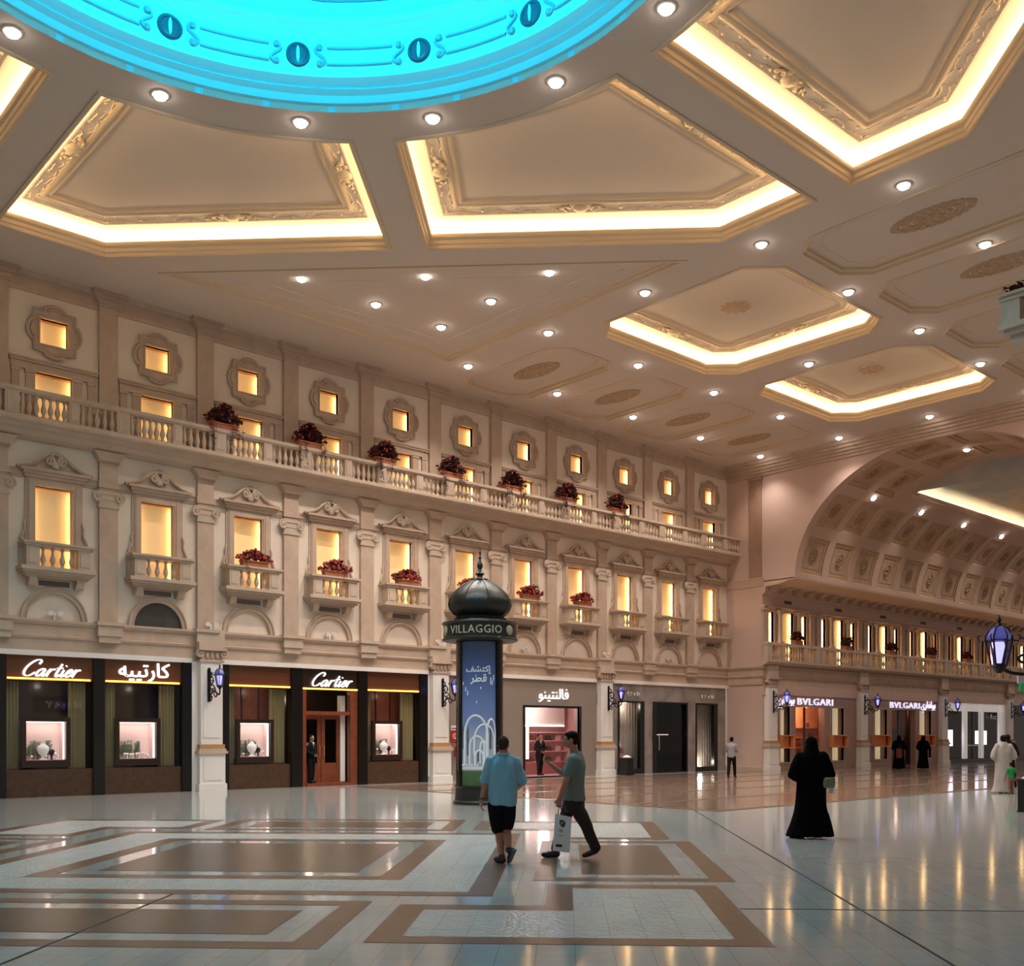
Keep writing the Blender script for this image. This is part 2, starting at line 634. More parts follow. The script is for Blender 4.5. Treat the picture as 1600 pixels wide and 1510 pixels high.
def cartouche(mb, c, d, n, z):
    """carved cluster centred at plan point c, along direction d, inward normal n."""
    mb.ball((c.x, c.y, z), (0.20, 0.20, 0.07), 10, 6)
    for sx in (-1, 1):
        for k, (u, w, r) in enumerate(((0.26, 0.05, .10), (0.34, -0.08, .08), (0.45, 0.02, .07), (0.58, -0.04, .05), (0.2, 0.16, .08))):
            p = c + d * (u * sx) + n * w
            mb.ball((p.x, p.y, z + 0.01), (r, r, 0.05), 8, 5)
        pts = []
        for k in range(14):
            t = k / 13 * 4.4
            r = 0.15 * (1 - k / 17)
            p = c + d * (sx * (0.32 + r * cos(t))) + n * (r * sin(t) * 1.1)
            pts.append((p.x, p.y, z - 0.02))
        mb.tube(pts, 0.028, 5)


def coffer(poly, label, rosette=None, k=1.0):
    t = thing('ceiling_coffer', label, 'coffer', (0, 0, 0), kind='structure')
    ringm(poly, [(-0.04, 0), (-0.04, -0.03), (0.02, -0.05), (0.05, -0.03), (0.06, 0.05), (0.09, 0.07), (0.10, 0.16), (0.14, 0.18), (0.16, 0.22), (0.16, 0.29), (0.12, 0.30), (-0.13, 0.30)]).build('outer_moulding', M['cmould'], t)
    ringm(poly, [(-0.13, 0.30), (-0.15, 0.42), (-0.10, 0.52), (0.02, 0.575), (0.18, 0.595), (0.45, 0.60)]).build('cove', M['cove'], t)
    ringm(poly, [(-0.10, 0.305), (-0.10, 0.325), (-0.03, 0.325), (-0.03, 0.305)]).build('light_strip', M['led'], t)
    ringm(poly, [(0.45, 0.60), (0.45, 0.57), (0.49, 0.57), (0.52, 0.60), (0.80 * k, 0.66)]).build('ornament_band', M['cream'], t)
    ringm(poly, [(0.80 * k, 0.66), (0.80 * k, 0.61), (0.86 * k, 0.59), (0.90 * k, 0.60), (0.93 * k, 0.63), (1.0 * k, 0.62), (1.04 * k, 0.66), (1.10 * k, 0.675)]).build('inner_moulding', M['cmould'], t)
    MB().prism([inset(poly, 1.09 * k)], ZC + 0.67, ZC + 0.75, plane='xy').build('centre_panel', M['ceil'], t, smooth=False)
    orn = MB()
    for s, ph in ((0.56, 0.0), (0.76 * k, 1.3)):
        pts = []
        for i, (p, n) in enumerate(resample(inset(poly, s), 0.085)):
            w = 0.045 * sin(i * 0.62 + ph) + 0.02 * sin(i * 1.7)
            pts.append((p.x + n.x * w, p.y + n.y * w, ZC + 0.595 + (s - 0.5) * 0.2))
            if i % 5 == 0:
                orn.ball((p.x - n.x * w, p.y - n.y * w, ZC + 0.595 + (s - 0.5) * 0.2), (0.05, 0.05, 0.025), 6, 4)
        orn.tube(pts, 0.022, 5, closed=True)
    ip = inset(poly, 0.65)
    m = len(ip)
    for i in range(m):
        a, b = Vector(ip[i]), Vector(ip[(i + 1) % m])
        if (b - a).length > 2.5:
            d = (b - a).normalized()
            cartouche(orn, (a + b) / 2, d, Vector((-d.y, d.x)), ZC + 0.60)
    if rosette:
        rs_ = MB()
        rc = Vector(rosette)
        for j in range(3):
            for i in range(10):
                an = 2 * pi * i / 10 + j * 0.3
                rr = (0.38, 0.25, 0.12)[j]
                rs_.ball((rc.x + rr * cos(an), rc.y + rr * sin(an), ZC + 0.67), (0.12, 0.12, 0.05), 7, 4)
    if rosette: rs_.build('rosette', M['rosette'], t)
    orn.build('carved_ornament', M['gild'], t)
    return t


for key, poly, lab in COFFERS:
    coffer(poly, lab)
for poly, rc, lab in SQ:
    coffer(poly, lab, rc)


def rosette_oval(mb, c, rx, ry, z):
    for j, f in enumerate((1.0, 0.72, 0.42, 0.15)):
        n = max(6, int(26 * f))
        for i in range(n):
            a = 2 * pi * i / n + j * .2
            mb.ball((c[0] + rx * f * cos(a), c[1] + ry * f * sin(a), z), (0.09, 0.12, 0.045), 6, 4)
    ring = [(c[0] + rx * 1.02 * cos(2 * pi * i / 40) * (1 + .06 * cos(8 * pi * i / 40)), c[1] + ry * 1.05 * sin(2 * pi * i / 40) * (1 + .06 * cos(8 * pi * i / 40)), z) for i in range(40)]
    mb.tube(ring, 0.03, 5, closed=True)


for grp, lst, word in (('p', PP, 'between the long arcade and the square coffers'), ('r', RR, 'on the far side of the square coffers')):
    for i, (poly, rc) in enumerate(lst):
        t = thing('ceiling_panel', 'shallow octagonal ceiling panel with oval rosette %s, %s from the dome' % (word, ORD[i]), 'ceiling panel', kind='structure')
        ringm(poly, [(-0.03, 0), (-0.03, -0.025), (0.03, -0.025), (0.05, 0.05), (0.12, 0.07), (0.13, 0.14), (0.20, 0.16)]).build('frame_moulding', M['cmould'], t)
        MB().prism([inset(poly, 0.19)], ZC + 0.155, ZC + 0.22, plane='xy').build('recessed_panel', M['ceil'], t, smooth=False)
        ringm(inset(poly, 0.42), [(-0.03, 0.16), (0.0, 0.135), (0.03, 0.16)]).build('fillet', M['ceil'], t)
        mb = MB()
        rosette_oval(mb, rc, 0.42, 0.95, ZC + 0.15)
        mb.build('rosette', M['rosette'], t)

t = thing('ceiling_panel', 'triangular stepped ceiling panel holding six downlights', 'ceiling panel', kind='structure')
ringm(TRI, [(-0.03, 0), (-0.03, -0.03), (0.05, -0.03), (0.08, 0.04), (0.14, 0.05), (0.16, 0.09), (0.30, 0.09)]).build('frame_moulding', M['cmould'], t)
ringm(TRI, [(0.30, 0.09), (0.62, 0.10), (0.64, 0.13), (1.0, 0.13), (1.02, 0.16), (1.1, 0.16)]).build('stepped_border', M['ceil'], t)
MB().prism([inset(TRI, 1.09)], ZC + 0.155, ZC + 0.22, plane='xy').build('recessed_panel', M['ceil'], t, smooth=False)

# ------------------------------------------------------------------ dome
dome = thing('dome', 'blue-lit round dome over the hall with a ring of round vents', 'dome', (DX, DY, 0), kind='structure')
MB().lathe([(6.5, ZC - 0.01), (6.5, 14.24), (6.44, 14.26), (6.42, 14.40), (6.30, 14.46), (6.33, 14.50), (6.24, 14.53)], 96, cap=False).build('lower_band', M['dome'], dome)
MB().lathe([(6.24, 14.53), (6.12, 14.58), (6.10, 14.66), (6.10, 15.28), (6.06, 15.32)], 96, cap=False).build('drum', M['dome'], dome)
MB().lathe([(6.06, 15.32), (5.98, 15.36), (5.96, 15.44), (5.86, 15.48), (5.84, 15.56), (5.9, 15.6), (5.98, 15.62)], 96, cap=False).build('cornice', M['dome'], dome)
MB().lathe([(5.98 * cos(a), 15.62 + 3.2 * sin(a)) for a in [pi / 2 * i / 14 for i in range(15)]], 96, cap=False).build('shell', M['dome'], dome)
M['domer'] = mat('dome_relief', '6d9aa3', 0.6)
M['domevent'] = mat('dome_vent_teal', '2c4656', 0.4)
rl = MB()
for k in range(16):
    am = radians(11.25 + 22.5 * k)
    for side in (0,):
        a0, a1 = am + radians(4.0), am + radians(18.5)

        def P(a, z, r=6.075): return (r * cos(a), r * sin(a), z)
        for z, q0, q1 in ((15.12, 1.2, 1.2), (14.80, 1.2, 1.2)):
            rl.tube([P(a0 + radians(q0) + (a1 - a0 - radians(q0 + q1)) * i / 8, z) for i in range(9)], 0.03, 5)
        for e, sg in ((a0, 1), (a1, -1)):
            pts = []
            for i in range(12):
                tt = i / 11
                pts.append(P(e + sg * radians(0.9 * sin(tt * 2 * pi)), 14.76 + 0.40 * tt))
            rl.tube(pts, 0.035, 5)
            rl.ball(P(e - sg * radians(.1), 14.80), 0.07, 6, 4)
            rl.ball(P(e - sg * radians(.1), 15.12), 0.07, 6, 4)
for k in range(16):
    am = radians(22.5 * k)
    fr = []
    for (da, ez) in ((-8.5, 6), (8.5, 6), (7.0, 48), (-7.0, 48)):
        fr.append((da, ez))
    pts = []
    for j in range(4):
        d0, e0 = fr[j]
        d1, e1 = fr[(j + 1) % 4]
        for i in range(8):
            da = radians(d0 + (d1 - d0) * i / 8)
            el = radians(e0 + (e1 - e0) * i / 8)
            r = 5.93 * cos(el)
            pts.append((r * cos(am + da), r * sin(am + da), 15.62 + 3.17 * sin(el)))
    rl.tube(pts, 0.045, 5, closed=True)
rl.build('relief_frames', M['domer'], dome)
for k in range(16):
    a = radians(11.25 + 22.5 * k)
    R = Matrix.Rotation(a, 3, 'Z')
    mb = MB()
    c = Vector((6.07 * cos(a), 6.07 * sin(a), 14.96))
    ring = [c + R @ Vector((0, 0.2 * cos(2 * pi * i / 24), 0.2 * sin(2 * pi * i / 24))) for i in range(24)]
    mb.tube(ring, 0.035, 6, closed=True)
    mb.ball(c, (0.03, 0.19, 0.19), 16, 8, R)
    v = mb.build('round_vent', M['domevent'], dome)
    s2 = MB()
    s2.ball(c + R @ Vector((-0.03, 0, 0)), (0.02, 0.035, 0.16), 8, 6, R)
    s2.build('slit', M['dome'], v)

# ------------------------------------------------------------------ downlights
DL = []
_dl = thing('downlight', 'x', 'ceiling light', (0, 0, 0))
MB().lathe([(0.13, 0.0), (0.13, -0.02), (0.15, -0.03), (0.18, -0.02), (0.19, 0.0)], 20).build('trim_ring', M['chrome'], _dl)
MB().lathe([(0.0, -0.11), (0.06, -0.10), (0.11, -0.07), (0.13, -0.03), (0.13, 0.02)], 18).build('glowing_lens', M['down'], _dl)
_first = [True]


def downlight(x, y, z, label, group, watts=1.0):
    if _first[0]:
        _first[0] = False
        o = _dl
        o.location = (x, y, z)
        o['label'] = label
        o['group'] = group
    else:
        o = dup(_dl, (x, y, z), label=label, group=group)
    if watts:
        sp = spot('downlight_lamp', (x, y, z - 0.32), SPOT_W * watts, 120, 0.9)
    return o


for i, a in enumerate((101.25, 78.75, 56.25, 33.75, 11.25, -11.25)):
    downlight(DX + 6.9 * cos(radians(a)), DY + 6.9 * sin(radians(a)), ZC, 'ceiling downlight on the rim of the blue dome, %s from the left' % ORD[i], 'downlights around the blue dome')
TL = [(14.75, 25.05), (17.2, 22.65), (19.55, 20.2), (17.25, 25.1), (19.6, 22.68), (19.7, 25.15)]
TN = ['at its far left tip', 'in its middle on the dome side', 'at its right tip', 'second in the row along the arcade', 'inside its centre right', 'in its corner nearest the arcade']
for (x, y), n in zip(TL, TN):
    downlight(x, y, ZC + 0.155, 'ceiling downlight in the triangular stepped panel, %s' % n, 'downlights in the triangular panel')
GX = [22.2, 26.4, 30.55, 34.8, 39.1]
GY = [26.86, 22.98, 19.07, 15.22, 11.43]
for i, x in enumerate(GX):
    for j, y in enumerate(GY):
        if (x, y) in ((26.4, 19.07), (34.8, 19.07)): continue
        downlight(x, y, ZC, 'downlight in the ceiling grid, %s row from the arcade wall, %s from the dome' % (ORD[j], ORD[i]), 'downlights in the ceiling grid', .3 if i == 4 else 1.0)
# ------------------------------------------------------------------ arcade wall on the left (faces -Y)
OC_W, OC_H, OC_Z = 0.74, 0.70, 12.66
LW_W, LW_Z0, LW_Z1 = 0.98, 10.10, 11.52
TW_W, TW_Z0, TW_Z1 = 0.96, 6.10, 8.43
wl = MB()
wl.prism([rect(-14, PX[0], 3.9, ZC)], D, D + 0.3, plane='xz')
for i in range(11):
    c = BX[i]
    wl.prism([rect(PX[i], PX[i + 1] if i < 10 else U, 3.9, ZC), rect(c - OC_W / 2, c + OC_W / 2, OC_Z - OC_H / 2, OC_Z + OC_H / 2),
              rect(c - LW_W / 2, c + LW_W / 2, LW_Z0, LW_Z1), rect(c - TW_W / 2, c + TW_W / 2, TW_Z0, TW_Z1)], D, D + 0.14, plane='xz')
wl.prism([rect(-14, 7.9, 0, 3.9)], D, D + 0.3, plane='xz')
tag(wl.build('wall_left', M['wall'], smooth=False), 'long cream plaster arcade wall with three rows of lit windows', 'wall', kind='structure')


def lit_niche(t, w, z0, z1, depth=0.15):
    """reddish reveal box, amber panel at its back and two upright light strips at its sides (wall front is y=0, inside is +y)."""
    r = MB()
    a = 0.03
    r.box(-w / 2 - a, -w / 2, 0.02, depth, z0, z1)
    r.box(w / 2, w / 2 + a, 0.02, depth, z0, z1)
    r.box(-w / 2 - .16, w / 2 + .16, 0.02, depth + .2, z1, z1 + a)
    r.box(-w / 2 - .16, w / 2 + .16, 0.02, depth + .2, z0 - a, z0)
    r.box(-w / 2 - .18, -w / 2 - .16, 0.02, depth + .2, z0, z1)
    r.box(w / 2 + .16, w / 2 + .18, 0.02, depth + .2, z0, z1)
    r.build('reveal', M['reveal'], t, smooth=False)
    MB().box(-w / 2 - .16, w / 2 + .16, depth + .16, depth + .2, z0, z1).build('lit_panel', M['pane'], t, smooth=False)
    for s in (-1, 1):
        MB().box(s * (w / 2 + .05), s * (w / 2 + .09), depth + .07, depth + .11, z0 + .05, z1 - .05).build('light_strip', M['ledw'], t, smooth=False)


def quatrefoil(a, r, rr=None):
    """square with half-round lobes on every side (centre 0)."""
    pts = []
    for k in range(4):
        R = Matrix.Rotation(radians(90 * k), 2)
        side = [(-a, -a), (-r, -a)] + [(r * cos(radians(180 + 180 * i / 10)), -a - (rr or r) * sin(radians(180 * i / 10))) for i in range(1, 10)] + [(r, -a)]
        for p in side:
            q = R @ Vector(p)
            pts.append((q.x, q.y))
    return pts


# --- proto: square window in a lobed frame
def oculus():
    t = thing('window_1', 'x', 'window', kind='structure')
    h = [(-OC_W / 2, -OC_H / 2), (OC_W / 2, -OC_H / 2), (OC_W / 2, OC_H / 2), (-OC_W / 2, OC_H / 2)]
    mb = MB()
    q = [[(x, z) for x, z in quatrefoil(0.54, 0.28, 0.16)], h]
    mb.prism(q, -0.07, 0.0)
    o1 = quatrefoil(0.54, 0.28, 0.16)
    mb.tube([(x, -0.08, z) for x, z in o1], 0.045, 6, closed=True)
    for k in range(4):
        R = Matrix.Rotation(radians(90 * k), 2)
        pts = []
        for i in range(9):
            p = R @ Vector((0.18 * cos(radians(180 + 180 * i / 8)), -0.53 - 0.08 * sin(radians(180 * i / 8))))
            pts.append((p.x, -0.085, p.y))
        mb.tube(pts, 0.03, 5)
    mb.tube([(x * 1.1, -0.075, z * 1.1) for x, z in h], 0.035, 5, closed=True)
    f = mb.build('lobed_frame', M['stone'], t)
    lit_niche(t, OC_W, -OC_H / 2, OC_H / 2)
    return t


# --- proto: low window of the top floor with entablature and small pilasters
def lowwin():
    t = thing('window_12', 'x', 'window', kind='structure')
    z0, z1 = LW_Z0, LW_Z1
    mb = MB()
    mb.fb(-1.12, 1.12, 0, 0.06, 11.56, 11.72)
    mb.fb(-1.16, 1.16, 0, 0.11, 11.72, 11.78)
    mb.fb(-1.19, 1.19, 0, 0.14, 11.78, 11.83)
    mb.fb(-1.10, 1.10, 0, 0.09, 11.52, 11.57)
    mb.build('lintel', M['stone'], t, smooth=False)
    for x, w in ((-1.0, .10), (-.62, .12), (.62, .12), (1.0, .10)):
        q = MB()
        q.fb(x - w, x + w, 0, 0.06, 9.9, 11.44)
        q.fb(x - w - .02, x + w + .02, 0, 0.08, 11.44, 11.52)
        q.build('small_pilaster', M['stone'], t, smooth=False)
    lit_niche(t, LW_W, z0, z1)
    return t


def volute(mb, cx, cz, o, R=0.16, turns=1.6, r=0.03, sg=1, a0=0.0):
    pts = []
    n = 22
    for i in range(n):
        tt = i / (n - 1)
        a = a0 + sg * turns * 2 * pi * tt
        rr = R * (1 - 0.82 * tt)
        pts.append((cx + rr * cos(a), -o, cz + rr * sin(a)))
    mb.tube(pts, r, 6)
    mb.ball((cx, -o, cz), (R * .28, 0.05, R * .28), 8, 5)


# --- proto: tall window with swan-neck pediment
def tallwin():
    t = thing('window_23', 'x', 'window', kind='structure')
    mb = MB()
    for s in (-1, 1):
        mb.fb(s * .50, s * .70, 0, 0.07, 6.2, 8.66)
        mb.fb(s * .55, s * .66, 0, 0.09, 6.3, 8.56)
        mb.fb(s * .70, s * .76, 0, 0.04, 6.2, 8.62)
        pts = [(s * x, -0.05, z) for x, z in ((.73, 7.55), (.78, 7.4), (.76, 7.22), (.84, 7.05), (.88, 6.95), (.82, 6.9))]
        mb.tube(pts, 0.035, 6)
    mb.fb(-.50, .50, 0, 0.07, 8.45, 8.66)
    mb.build('surround', M['stone'], t, smooth=False)
    p = MB()
    p.fb(-.80, .80, 0, 0.14, 8.64, 8.72)
    p.fb(-.84, .84, 0, 0.20, 8.72, 8.80)
    p.fb(-.92, .92, 0, 0.26, 8.80, 8.87)
    prof = [(-1.0, 8.87), (-.86, 8.90), (-.66, 8.95), (-.46, 9.07), (-.30, 9.22), (-.12, 9.33), (0, 9.36), (.12, 9.33), (.30, 9.22), (.46, 9.07), (.66, 8.95), (.86, 8.90), (1.0, 8.87)]
    p.prism([prof + [(.8, 8.83), (-.8, 8.83)]], -0.12, 0.0)
    p.tube([(x, -0.15, z) for x, z in prof], 0.05, 6)
    p.build('pediment', M['stone'], t)
    c = MB()
    for s in (-1, 1):
        volute(c, s * .17, 9.13, 0.2, 0.13, 1.5, 0.035, s, pi / 2)
    c.ball((0, -0.16, 9.04), (0.13, 0.06, 0.14), 10, 6)
    for k in range(5):
        a = radians(50 + 20 * k)
        c.ball((0.17 * cos(a), -0.17, 9.10 + .25 * sin(a)), (0.045, 0.04, 0.07), 6, 5)
    c.build('scroll_ornament', M['stone2'], t)
    lit_niche(t, TW_W, TW_Z0, TW_Z1)
    return t


BAL = [(0.055, 0.0), (0.055, 0.05), (0.035, 0.08), (0.05, 0.13), (0.075, 0.20), (0.072, 0.26), (0.045, 0.36), (0.032, 0.44), (0.034, 0.50), (0.05, 0.53), (0.055, 0.56), (0.055, 0.60)]


def baluster_mesh(h, rs=1.0, n=10):
    return MB().lathe([(r * rs, z * h / 0.60) for r, z in BAL], n).mesh('baluster', M['stone2'])


def put(me, name, parent, loc):
    o = bpy.data.objects.new(name, me)
    COL.objects.link(o)
    o.parent = parent
    o.location = loc
    return o


def balconette():
    t = thing('balconette', 'x', 'balconette')
    b = MB()
    b.fb(-.98, .98, 0, .50, 6.10, 6.20)
    b.fb(-.94, .94, 0, .46, 6.04, 6.10)
    b.fb(-.88, .88, 0, .40, 5.98, 6.04)
    b.fb(-.82, .82, 0, .30, 5.93, 5.98)
    b.build('base_slab', M['stone2'], t, smooth=False)
    for s in (-1, 1):
        c = MB()
        c.prism([[(0, 5.72), (.10, 5.68), (.22, 5.72), (.28, 5.82), (.30, 5.95), (0, 5.95)]], s * .62 - .1, s * .62 + .1, plane='yz')
        c.v = [(x, -y, z) for x, y, z in c.v]
        c.f = [f[::-1] for f in c.f]
        c.tube([(s * .62 - .11, -.12, 5.77), (s * .62 + .11, -.12, 5.77)], 0.09, 10)
        c.build('corbel', M['stone2'], t)
        q = MB()
        q.fb(s * .50, s * .84, .10, .44, 6.20, 6.74)
        q.fb(s * .56, s * .78, .44, .455, 6.28, 6.66)
        q.build('end_post', M['stone2'], t, smooth=False)
        e = MB()
        e.fb(s * .76, s * .92, .0, .10, 6.2, 6.74)
        e.build('side_post', M['stone2'], t, smooth=False)
    r = MB()
    r.fb(-.90, .90, 0, .48, 6.74, 6.80)
    r.fb(-.94, .94, 0, .52, 6.80, 6.86)
    r.build('rail', M['stone2'], t, smooth=False)
    me = baluster_mesh(0.54, 1.0)
    for x in (-.375, -.125, .125, .375):
        put(me, 'baluster', t, (x, -.30, 6.20))
    return t


def place_rows(proto, name0, z, labels, group):
    out = []
    for i in range(11):
        if i == 0:
            o = proto
            o.location = (BX[0], D, z)
            o['label'] = labels(0)
            o['group'] = group
        else:
            o = dup(proto, (BX[i], D, z), label=labels(i), group=group)
        o.name = 'window_%d' % (name0 + i) if name0 else proto.name.split('.')[0]
        out.append(o)
    return out


place_rows(oculus(), 1, OC_Z, lambda i: 'small lit square window in a lobed stone frame, %s from the left in the top row' % ORD[i], 'lobed square windows')
place_rows(lowwin(), 12, 0, lambda i: 'low lit window with flat lintel behind the long balcony, %s from the left' % ORD[i], 'windows behind the long balcony')
place_rows(tallwin(), 23, 0, lambda i: 'tall lit window under a swan-neck pediment, %s from the left' % ORD[i], 'tall pedimented windows')
place_rows(balconette(), None, 0, lambda i: 'small stone balconette with balusters under the %s tall window from the left' % ORD[i], 'balconettes')

# air vents and blind arches
v0 = thing('air_vent', 'x', 'air vent')
MB().fb(-.46, .46, 0, .03, 5.72, 5.91).build('frame', M['white'], v0, smooth=False)
g = MB()
for k in range(5):
    g.fb(-.41, .41, .03, .045, 5.745 + k * .03, 5.762 + k * .03)
g.fb(-.41, .41, .025, .034, 5.74, 5.89)
g.build('grille', M['vent'], v0, smooth=False)
place_rows(v0, None, 0, lambda i: 'narrow slotted air vent below the %s balconette from the left' % ORD[i], 'vents under the balconettes')
a0 = MB()
a0.prism([arc(0, 4.82, .88, 0, 180, 24) + arc(0, 4.82, .72, 180, 0, 24)], -0.07, 0)
a0.tube([(x, -.08, z) for x, z in arc(0, 4.82, .86, 0, 180, 24)], .03, 6)
a0.tube([(x, -.08, z) for x, z in arc(0, 4.82, .74, 0, 180, 24)], .025, 6)
at = thing('blind_arch', 'x', 'arch', kind='structure')
a0.build('archivolt', M['stone'], at)
ars = place_rows(at, None, 0, lambda i: 'half-round blind arch moulding above the shopfronts, %s from the left' % ORD[i], 'blind arches')
gr = MB().prism([arc(0, 4.83, .71, 0, 180, 24)], -0.03, 0.0)
for x in (-.24, .24):
    gr.box(x - .012, x + .012, -.04, 0, 4.83, 5.48)
for k in range(16):
    w = sqrt(max(0.01, .70 ** 2 - (k * .043) ** 2))
    gr.box(-w, w, -.037, -.03, 4.84 + k * .043, 4.86 + k * .043)
o = gr.build('louvre_grille', M['ventd'], None, (BX[1], D, 0), smooth=False)
tag(o, 'grey half-round louvre filling the second blind arch from the left', 'vent')
# twin emergency spot lamps in some arches
tw = thing('twin_spot_lamp', 'x', 'spot lamp')
m_ = MB()
m_.fb(-.03, .03, 0, .08, 4.83, 5.02)
m_.build('bracket', M['white'], tw, smooth=False)
for s in (-1, 1):
    q = MB()
    q.tube([(s * .13, -.05, 5.02), (s * .13, -.16, 5.0)], [.05, .075], 12)
    q.build('lamp_head', M['white'], tw)
for n, i in enumerate((0, 3, 6, 9)):
    lab = 'pair of small white spot lamps inside the %s blind arch from the left' % ORD[i]
    if n == 0:
        tw.location = (BX[i], D, 0)
        tw['label'] = lab
        tw['group'] = 'twin spot lamps'
    else:
        dup(tw, (BX[i], D, 0), label=lab, group='twin spot lamps')
for n, j in enumerate((2, 5, 8)):
    dup(tw, (PX[j] + .1, D - .17, .0), label='pair of white spot lamps on the ledge above the %s wall lantern' % ORD[n], group='twin spot lamps')

# pilasters of the top floor
def pil_top():
    t = thing('pilaster', 'x', 'pilaster', kind='structure')
    MB().fb(-.26, .26, 0, .12, 9.9, 13.76).build('shaft', M['stone'], t, smooth=False)
    c = MB()
    c.fb(-.29, .29, 0, .16, 13.73, 13.79)
    c.prism([[(-.28, 13.79), (.28, 13.79), (.36, 13.91), (-.36, 13.91)]], -.20, 0)
    c.prism([[(-.36, 13.91), (.36, 13.91), (.46, 14.03), (-.46, 14.03)]], -.27, 0)
    c.fb(-.50, .50, 0, .34, 14.03, ZC)
    c.build('capital', M['stone'], t, smooth=False)
    return t


def pil_mid():
    t = thing('pilaster', 'x', 'pilaster', kind='structure')
    s = MB()
    s.fb(-.26, .26, 0, .12, 4.82, 8.12)
    s.build('shaft', M['stone'], t, smooth=False)
    c = MB()
    c.fb(-.30, .30, 0, .15, 8.08, 8.13)
    c.fb(-.27, .27, 0, .13, 8.13, 8.30)
    c.fb(-.28, .28, 0, .145, 8.30, 8.46)
    c.fb(-.36, .36, 0, .17, 8.46, 8.54)
    for sg in (-1, 1):
        volute(c, sg * .30, 8.38, .15, .15, 1.5, .035, -sg, pi / 2)
        c.tube([(sg * .30, -.05, 8.38), (sg * .30, -.16, 8.38)], .12, 12)
    c.build('ionic_capital', M['stone2'], t)
    u = MB()
    u.fb(-.26, .26, 0, .12, 8.54, 9.40)
    u.fb(-.29, .29, 0, .16, 8.64, 8.82)
    u.prism([[(-.28, 9.38), (.28, 9.38), (.46, 9.64), (-.46, 9.64)]], -.26, 0)
    u.fb(-.29, .29, 0, .16, 9.34, 9.40)
    u.build('upper_block', M['stone'], t, smooth=False)
    return t


def place_pil(proto, labels, group, js):
    first = True
    for n, j in enumerate(js):
        if first:
            o = proto
            o.location = (PX[j], D, 0)
            o['label'] = labels(n)
            o['group'] = group
            first = False
        else:
            dup(proto, (PX[j], D, 0), label=labels(n), group=group)


place_pil(pil_top(), lambda n: 'flat stone pilaster of the top floor, %s from the left' % ORD[n], 'top floor pilasters', range(11))
place_pil(pil_mid(), lambda n: 'stone pilaster with scrolled ionic capital on the middle floor, %s from the left' % ORD[n], 'ionic pilasters', range(11))

# horizontal mouldings of the arcade wall
tr = MB()
fr = MB().sweep([(0, 13.62), (.05, 13.62), (.07, 13.70), (.07, 14.0), (.14, 14.02), (.18, 14.08), (.22, ZC), (0, ZC)], [(-14, D), (U, D)])
tag(fr.build('trim_1', M['stone'], smooth=False), 'stone frieze under the ceiling along the arcade wall', 'frieze', kind='structure')
fr = MB()
for i in range(-1, 11):
    x0 = PX[i] + .26 if i >= 0 else -14
    x1 = PX[i + 1] - .26 if i < 10 else U
    if i < 0:
        fr.fb(x0, x1, 0, .05, 8.64, 8.82)
        continue
    for a, b in ((x0, BX[i] - .78), (BX[i] + .78, x1)):
        fr.fb(a, b, 0, .05, 8.66, 8.80)
        fr.fb(a, b, 0, .08, 8.80, 8.84)
        fr.fb(a, b, 0, .03, 8.60, 8.66)
tag(fr.build('trim_2', M['stone'], None, (0, D, 0), smooth=False), 'thin stone band linking the pediments of the tall windows', 'moulding', kind='structure')
fr = MB().sweep([(0, 3.98), (.05, 3.98), (.06, 4.30), (.10, 4.32), (.12, 4.38), (.09, 4.40), (.09, 4.66), (.14, 4.69), (.18, 4.76), (.18, 4.82), (0, 4.84)], [(-14, D), (U, D), (U, DC), (U + 1.0, DC)])
tag(fr.build('trim_3', M['stone'], smooth=False), 'stone string course running above the shopfronts and round the corner', 'moulding', kind='structure')
bl = MB()
blt = thing('string_block', 'x', 'moulding block', kind='structure')
bl.fb(-.34, .34, 0, .26, 4.46, 4.78)
bl.fb(-.38, .38, 0, .31, 4.76, 4.86)
bl.fb(-.30, .30, 0, .22, 4.28, 4.46)
bl.build('block', M['stone2'], blt, smooth=False)
place_pil(blt, lambda n: 'projecting stone block of the string course under the %s ionic pilaster from the left' % ORD[n], 'string course blocks', range(11))
wb = MB()
for a, b in ((-14, 13.55), (14.5, 22.4), (23.3, 31.1), (32.0, U)):
    wb.fb(a, b, -.05, .10, 3.84, 3.98)
tag(wb.build('trim_4', M['white'], None, (0, D, 0), smooth=False), 'white lintel band directly above the arcade shopfronts', 'lintel', kind='structure')

# ------------------------------------------------------------------ long balcony, one section per bay
BO = 0.78   # projection


def bal_section(w, first=False):
    t = thing('balustrade_section', 'x', 'balustrade')
    b = MB()
    prof = [(0, 9.62), (.10, 9.62), (.30, 9.70), (.42, 9.80), (.56, 9.84), (.60, 9.92), (BO - .04, 9.94), (BO, 9.98), (BO, 10.07), (BO - .05, 10.10), (0, 10.10)]
    b.sweep(prof, [(-w / 2, 0), (w / 2, 0)])
    b.build('balcony_slab', M['stone2'], t, smooth=False)
    r = MB()
    r.fb(-w / 2, w / 2, BO - .27, BO - .03, 10.66, 10.70)
    r.fb(-w / 2, w / 2, BO - .30, BO, 10.70, 10.80)
    r.build('hand_rail', M['stone2'], t, smooth=False)
    for x, h in ((-w / 2 + .18, .18), (.30, .14)):
        p = MB()
        p.fb(x - h, x + h, BO - .26, BO - .04, 10.10, 10.66)
        p.fb(x - h + .05, x + h - .05, BO - .04, BO - .025, 10.18, 10.58)
        p.build('pedestal', M['stone2'], t, smooth=False)
    me = BME
    n = 7
    a, b_ = -w / 2 + .36, .16
    for k in range(n):
        put(me, 'baluster', t, (a + (b_ - a) * (k + .5) / n, -(BO - .15), 10.10))
    a, b_ = .44, w / 2
    for k in range(5):
        put(me, 'baluster', t, (a + (b_ - a) * (k + .5) / 5, -(BO - .15), 10.10))
    return t


